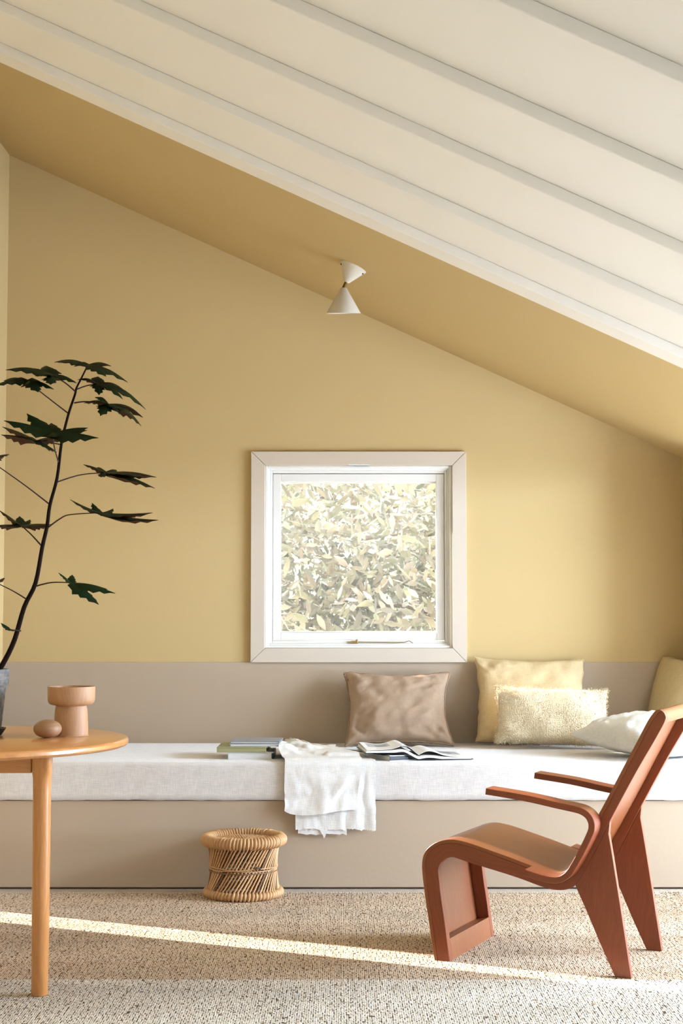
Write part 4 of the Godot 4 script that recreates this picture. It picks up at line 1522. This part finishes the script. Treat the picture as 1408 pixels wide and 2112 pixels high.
# palmate leaf: blades from the centre to each tip, joined by a web; up = the way its upper face looks
func leaf(parent: Node3D, c: Vector3, tips: Array, up: Vector3, fat := 1.0, sag := 0.12) -> void:
	var top := MB.new()
	var under := MB.new()
	up = up.normalized()
	var ts := tips.duplicate()
	var ex := Vector3.RIGHT.slide(up).normalized()
	var ey := up.cross(ex)
	ts.sort_custom(func(p: Vector3, q: Vector3) -> bool: return atan2(p.dot(ey), p.dot(ex)) < atan2(q.dot(ey), q.dot(ex)))
	var th := up * 0.0005
	var roots := []
	for tp: Vector3 in ts:
		var L := tp.length()
		var dir := tp / L
		var side := up.cross(dir).normalized()
		var n := 9
		var rows := []
		for k in n + 1:
			var f := float(k) / n
			var arch := sag * L * (sin(PI * f) - 0.0)
			var p := c + tp * f + up * arch
			var w := 0.0
			if f < 0.35:
				w = lerpf(0.12, 0.25, smoothstep(0.0, 0.35, f))
			else:
				w = 0.25 * pow(1.0 - (f - 0.35) / 0.65, 0.8)
			# shallow teeth
			w *= [1.0, 1.0, 0.9, 1.2, 0.86, 1.25, 0.8, 1.35, 0.75, 0.0][k]
			w = minf(w * L * fat + 0.001, 0.040 * fat)
			if k == n:
				w = 0.0004
			var droop := up * (-0.42 * w)
			rows.append([p - side * w + droop, p, p + side * w + droop])
		for k in n:
			for e in 2:
				var A: Vector3 = rows[k][e]
				var B: Vector3 = rows[k][e + 1]
				var C: Vector3 = rows[k + 1][e + 1]
				var D: Vector3 = rows[k + 1][e]
				top.quad(A + th, B + th, C + th, D + th, Vector2.ZERO, Vector2.ZERO, Vector2.ZERO, Vector2.ZERO, 1)
				under.quad(D - th, C - th, B - th, A - th, Vector2.ZERO, Vector2.ZERO, Vector2.ZERO, Vector2.ZERO, 1)
		roots.append(rows)
	# web between neighbouring blades
	for k in ts.size():
		var k2 := (k + 1) % ts.size()
		var a0: Vector3 = ts[k]
		var a1: Vector3 = ts[k2]
		if a0.slide(up).angle_to(a1.slide(up)) > 1.9:
			continue
		for q in 2:
			var A: Vector3 = roots[k][q][2]
			var B: Vector3 = roots[k2][q][0]
			var A2: Vector3 = roots[k][q + 1][2]
			var B2: Vector3 = roots[k2][q + 1][0]
			for pair in 1:
				var tri2 := [A, A2, B2, B]
				top.quad(tri2[0] + th, tri2[1] + th, tri2[2] + th, tri2[3] + th, Vector2.ZERO, Vector2.ZERO, Vector2.ZERO, Vector2.ZERO, 2)
				under.quad(tri2[3] - th, tri2[2] - th, tri2[1] - th, tri2[0] - th, Vector2.ZERO, Vector2.ZERO, Vector2.ZERO, Vector2.ZERO, 2)
	# face the triangles the right way
	for m: MB in [top, under]:
		var want := up if m == top else -up
		for k in range(0, m.v.size(), 3):
			if (m.v[k + 1] - m.v[k]).cross(m.v[k + 2] - m.v[k]).dot(want) < 0.0:
				var h := m.v[k + 1]
				m.v[k + 1] = m.v[k + 2]
				m.v[k + 2] = h
	var st := SurfaceTool.new()
	st.begin(Mesh.PRIMITIVE_TRIANGLES)
	top.put(st, false)
	st.generate_normals()
	var am := st.commit()
	st = SurfaceTool.new()
	st.begin(Mesh.PRIMITIVE_TRIANGLES)
	under.put(st, false)
	st.generate_normals()
	am = st.commit(am)
	am.surface_set_material(0, leaf_top)
	am.surface_set_material(1, leaf_under)
	var o := MeshInstance3D.new()
	o.name = "leaf"
	o.mesh = am
	parent.add_child(o, true)

func _plant() -> void:
	leaf_top = plain(Color(0.085, 0.15, 0.06), 0.55)
	leaf_under = plain(Color(0.30, 0.205, 0.13), 0.75)
	leaf_top.metallic_specular = 0.25
	leaf_under.metallic_specular = 0.2
	var bark := plain(Color(0.115, 0.07, 0.05), 0.8)
	bark.metallic_specular = 0.2
	var stalk := plain(Color(0.20, 0.10, 0.06), 0.7)
	var Z := 1.28
	var base := Vector3(-1.10, 0.68, Z)
	var pl := root("potted_plant", "tall potted plant with dark lobed leaves on the oak table", "plant", base)
	var loc := func(x: float, y: float, dz := 0.0) -> Vector3: return Vector3(x, y, Z + dz) - base
	# grey weathered clay pot and its dark saucer
	var clay := plain(Color(0.60, 0.59, 0.575), 0.95)
	clay.albedo_texture = _mottle()
	clay.heightmap_enabled = true
	clay.heightmap_texture = tex.fine
	clay.heightmap_scale = 0.25
	clay.uv1_triplanar = true
	clay.uv1_scale = Vector3(6, 6, 6)
	mi("pot", lathed(PackedVector2Array([Vector2(0, 0.012), Vector2(0.072, 0.012), Vector2(0.074, 0.016), Vector2(0.0865, 0.146), Vector2(0.0865, 0.150), Vector2(0.0935, 0.151), Vector2(0.0965, 0.196), Vector2(0.0955, 0.199), Vector2(0.087, 0.199), Vector2(0.085, 0.196), Vector2(0.083, 0.172), Vector2(0, 0.172)]), 48), clay, pl)
	mi("soil", lathed(PackedVector2Array([Vector2(0, 0.168), Vector2(0.0825, 0.168), Vector2(0.0825, 0.176), Vector2(0.05, 0.181), Vector2(0, 0.183)]), 32), plain(Color(0.16, 0.12, 0.09), 1.0), pl)
	mi("saucer", lathed(PackedVector2Array([Vector2(0, 0.001), Vector2(0.075, 0.001), Vector2(0.089, 0.022), Vector2(0.0865, 0.022), Vector2(0.0735, 0.009), Vector2(0, 0.009)]), 48), plain(Color(0.09, 0.08, 0.075), 0.6), pl)
	var sm := MB.new()
	tube(sm, spline(PackedVector3Array([loc.call(-1.05, 0.855), loc.call(-1.023, 0.893), loc.call(-0.988, 0.967), loc.call(-0.960, 1.066), loc.call(-0.927, 1.138), loc.call(-0.908, 1.245), loc.call(-0.894, 1.311), loc.call(-0.886, 1.375), loc.call(-0.865, 1.459), loc.call(-0.853, 1.563), loc.call(-0.834, 1.648), loc.call(-0.814, 1.712), loc.call(-0.809, 1.734), loc.call(-0.791, 1.771), loc.call(-0.776, 1.803)]), 4), 0.0085, 0.0022, 8)
	mi("stem", sm.mesh(), bark, pl)
	var petiole := func(p: Array) -> void:
		var m := MB.new()
		tube(m, spline(PackedVector3Array(p), 5), 0.0026, 0.0016, 6)
		mi("petiole", m.mesh(), stalk, pl)
	petiole.call([loc.call(-0.811, 1.722), loc.call(-0.842, 1.748, 0.02), loc.call(-0.877, 1.768, 0.03)])
	petiole.call([loc.call(-0.832, 1.655), loc.call(-0.87, 1.684, 0.01), loc.call(-0.951, 1.747, 0.03)])
	petiole.call([loc.call(-0.808, 1.730), loc.call(-0.78, 1.744, -0.02), loc.call(-0.750, 1.750, -0.03)])
	petiole.call([loc.call(-0.815, 1.688), loc.call(-0.77, 1.688, 0.03), loc.call(-0.704, 1.678, 0.05)])
	petiole.call([loc.call(-0.861, 1.505), loc.call(-0.865, 1.545, 0.05), loc.call(-0.863, 1.583, 0.09)])
	petiole.call([loc.call(-0.853, 1.560), loc.call(-0.90, 1.572, -0.05), loc.call(-0.949, 1.584, -0.10)])
	petiole.call([loc.call(-0.867, 1.445), loc.call(-0.80, 1.470, -0.03), loc.call(-0.726, 1.479, -0.05)])
	petiole.call([loc.call(-0.892, 1.306), loc.call(-0.852, 1.332, 0.02), loc.call(-0.816, 1.344, 0.04), loc.call(-0.722, 1.348, 0.06)])
	petiole.call([loc.call(-0.886, 1.377), loc.call(-0.96, 1.435, 0.02), loc.call(-1.062, 1.508, 0.04)])
	petiole.call([loc.call(-0.907, 1.248), loc.call(-0.945, 1.286, -0.02), loc.call(-0.981, 1.316, -0.04)])
	petiole.call([loc.call(-0.926, 1.129), loc.call(-0.873, 1.140, 0.02), loc.call(-0.814, 1.139, 0.03)])
	petiole.call([loc.call(-0.951, 1.088), loc.call(-0.99, 1.113, 0.01), loc.call(-1.039, 1.139, 0.03)])
	petiole.call([loc.call(-0.969, 0.994), loc.call(-0.985, 0.996, 0.01), loc.call(-0.998, 0.998, 0.012)])
	# leaves from the top down
	leaf(pl, loc.call(-0.774, 1.806), [Vector3(-0.110, 0.012, -0.03), Vector3(-0.047, 0.010, -0.09), Vector3(0.061, 0.006, -0.07), Vector3(0.064, -0.046, 0.06), Vector3(0.124, -0.057, 0.01)], Vector3(0, 1, 0.12), 1.1, 0.10)
	leaf(pl, loc.call(-0.877, 1.770, 0.03), [Vector3(-0.137, 0.010, 0.03), Vector3(-0.104, 0.020, -0.03), Vector3(-0.042, 0.040, -0.09), Vector3(0.009, -0.042, 0.08), Vector3(-0.025, -0.013, 0.07), Vector3(0.079, -0.030, 0.03)], Vector3(0, 1, 0.22), 1.15, 0.10)
	leaf(pl, loc.call(-0.951, 1.749, 0.03), [Vector3(-0.092, -0.019, 0.04), Vector3(-0.084, 0.008, -0.04), Vector3(-0.059, 0.014, -0.08), Vector3(0.007, 0.014, -0.09), Vector3(0.045, -0.042, 0.07), Vector3(0.083, -0.027, 0.02)], Vector3(0, 1, 0.25), 1.2, 0.12)
	leaf(pl, loc.call(-0.750, 1.751, -0.03), [Vector3(-0.053, 0.005, 0.05), Vector3(-0.012, 0.030, -0.08), Vector3(0.016, -0.044, 0.07), Vector3(0.085, -0.054, 0.05), Vector3(0.075, -0.012, -0.06), Vector3(0.149, -0.079, -0.01)], Vector3(0.15, 1, 0.1), 1.0, 0.14)
	leaf(pl, loc.call(-0.704, 1.678, 0.05), [Vector3(-0.071, 0.0, 0.02), Vector3(-0.048, 0.026, -0.05), Vector3(-0.037, -0.006, 0.06), Vector3(-0.013, -0.045, 0.07), Vector3(0.044, -0.039, 0.06), Vector3(0.105, -0.072, 0.03), Vector3(0.099, -0.035, -0.05)], Vector3(0.25, 1, -0.15), 1.15, 0.14)
	leaf(pl, loc.call(-0.863, 1.585, 0.09), [Vector3(-0.141, 0.034, 0.03), Vector3(-0.087, 0.064, -0.04), Vector3(-0.020, 0.040, -0.08), Vector3(0.010, -0.018, 0.06), Vector3(0.097, 0.022, -0.05), Vector3(0.142, -0.018, 0.03), Vector3(0.103, 0.008, 0.0)], Vector3(0, 1, 0.35), 1.3, 0.05)
	leaf(pl, loc.call(-0.949, 1.584, -0.10), [Vector3(-0.107, 0.043, 0.0), Vector3(-0.099, 0.012, 0.05), Vector3(0.075, -0.043, 0.05), Vector3(0.083, 0.003, 0.0), Vector3(0.041, 0.016, -0.06), Vector3(-0.04, 0.02, -0.08)], Vector3(0.1, 1, -0.2), 1.15, 0.04)
	leaf(pl, loc.call(-0.726, 1.479, -0.05), [Vector3(-0.065, 0.023, 0.02), Vector3(-0.033, 0.022, -0.06), Vector3(-0.003, -0.020, 0.07), Vector3(0.023, 0.015, -0.08), Vector3(0.153, -0.011, -0.04), Vector3(0.157, -0.051, 0.03), Vector3(0.130, -0.022, 0.06)], Vector3(0.1, 1, -0.1), 0.9, 0.06)
	leaf(pl, loc.call(-0.722, 1.348, 0.06), [Vector3(-0.092, 0.040, 0.01), Vector3(-0.036, 0.034, -0.06), Vector3(0.026, 0.018, -0.08), Vector3(0.152, 0.003, -0.04), Vector3(0.176, -0.023, 0.02), Vector3(0.127, -0.008, 0.06)], Vector3(0, 1, -0.05), 0.8, -0.02)
	leaf(pl, loc.call(-1.062, 1.508, 0.04), [Vector3(0.064, 0.016, 0.02), Vector3(-0.066, -0.012, 0.05), Vector3(-0.081, 0.018, -0.04), Vector3(-0.051, -0.034, 0.06), Vector3(0.02, 0.02, -0.08)], Vector3(0, 1, 0.1), 1.0, 0.08)
	leaf(pl, loc.call(-0.981, 1.316, -0.04), [Vector3(-0.068, 0.047, 0.01), Vector3(-0.073, -0.005, 0.06), Vector3(-0.019, 0.032, -0.07), Vector3(0.016, 0.021, -0.06), Vector3(0.093, 0.003, 0.0), Vector3(0.086, -0.007, 0.04)], Vector3(0, 1, -0.15), 1.05, 0.03)
	leaf(pl, loc.call(-0.814, 1.139, 0.03), [Vector3(-0.037, 0.030, 0.01), Vector3(-0.005, 0.025, -0.05), Vector3(0.103, -0.019, -0.05), Vector3(0.134, -0.032, 0.0), Vector3(0.092, -0.066, 0.05)], Vector3(0.2, 1, 0.3), 0.9, 0.05)
	leaf(pl, loc.call(-1.039, 1.139, 0.03), [Vector3(0.031, 0.014, 0.03), Vector3(-0.054, 0.018, -0.05), Vector3(-0.076, -0.004, 0.0), Vector3(-0.046, -0.019, 0.05)], Vector3(0, 1, 0.2), 1.0, 0.05)
	leaf(pl, loc.call(-0.998, 0.998, 0.012), [Vector3(-0.030, 0.020, 0.0), Vector3(-0.024, 0.010, 0.012), Vector3(0.012, -0.004, 0.0)], Vector3(0, 1, 0.3), 1.2, 0.05)

func _mottle() -> ImageTexture:
	# limewashed clay: pale streaks and dark patches of weathering
	var n := noise(0.02, 301, 4)
	var w := noise(0.05, 302, 3)
	var im := Image.create(128, 128, false, Image.FORMAT_RGB8)
	for y in 128:
		for x in 128:
			var l := clampf(0.72 + 0.35 * n.get_noise_2d(x * 0.7, y * 2.4) + 0.22 * w.get_noise_2d(x, y), 0.25, 1.0)
			im.set_pixel(x, y, Color(l, l * 0.985, l * 0.96))
	return ImageTexture.create_from_image(im)

# ------------------------------------------------------------------ lamp
func _lamp() -> void:
	var wh := plain(Color(0.80, 0.765, 0.70), 0.5)
	var nrm := Vector3(SLOPE, -1, 0).normalized()     # out of the roof, downwards
	var at := Vector3(0.046, roof_y(0.046), -0.036)
	var l := root("ceiling_lamp", "small white double-cone lamp hanging under the yellow slope", "lamp", at)
	var b := Basis(nrm.cross(Vector3.BACK).normalized(), nrm, Vector3.BACK)
	b = Basis(nrm.cross(Vector3.BACK).normalized(), nrm, nrm.cross(Vector3.BACK).normalized().cross(nrm))
	var cm := mi("mount_cone", lathed(PackedVector2Array([Vector2(0, 0), Vector2(0.0545, 0.0), Vector2(0.0545, 0.002), Vector2(0.0525, 0.0035), Vector2(0.0125, 0.066), Vector2(0.010, 0.068), Vector2(0, 0.068)]), 48), wh, l)
	cm.transform = Transform3D(b, Vector3.ZERO)
	var scr := plain(Color(0.16, 0.12, 0.08), 0.5, 0.5)
	for a: float in [0.16, 1.84]:
		var s := mi("screw", lathed(PackedVector2Array([Vector2(0, -0.002), Vector2(0.003, -0.002), Vector2(0.003, 0.002), Vector2(0, 0.0035)]), 12), scr, l)
		var dirr := (b * Vector3(cos(PI / 2 * a), 0, sin(PI / 2 * a)))
		s.transform = Transform3D(Basis(dirr.cross(nrm).normalized(), dirr, dirr.cross(nrm).normalized().cross(dirr)), dirr * 0.0475 + nrm * 0.0125)
	var tip := nrm * 0.066
	var dj := Vector3(-0.011, -0.024, 0).normalized()
	var jm := MB.new()
	tube(jm, PackedVector3Array([tip, tip + dj * 0.027]), 0.0062, 0.0062, 16)
	mi("swivel_joint", jm.mesh(), plain(Color(0.42, 0.31, 0.14), 0.35, 0.85), l).set_meta("label", "brass joint between the cones")
	var sh := mi("shade", lathed(PackedVector2Array([Vector2(0.0, 0.0), Vector2(0.010, 0.0), Vector2(0.0125, -0.002), Vector2(0.067, -0.0985), Vector2(0.067, -0.100), Vector2(0.0655, -0.100), Vector2(0.011, -0.0045), Vector2(0.0, -0.0045)]), 56), wh, l)
	sh.transform = Transform3D(Basis(Vector3.RIGHT, deg_to_rad(9.5)), tip + dj * 0.025)
	var bm := MB.new()
	var ep := PackedVector2Array()
	for k in 13:
		var a := PI * k / 12.0 - PI / 2
		ep.append(Vector2(0.02 * maxf(cos(a), 0.0), -0.066 + 0.02 * sin(a)))
	lathe(bm, ep, 20)
	var bl := mi("bulb", bm.mesh(), plain(Color(0.93, 0.92, 0.88), 0.3), l)
	bl.transform = sh.transform
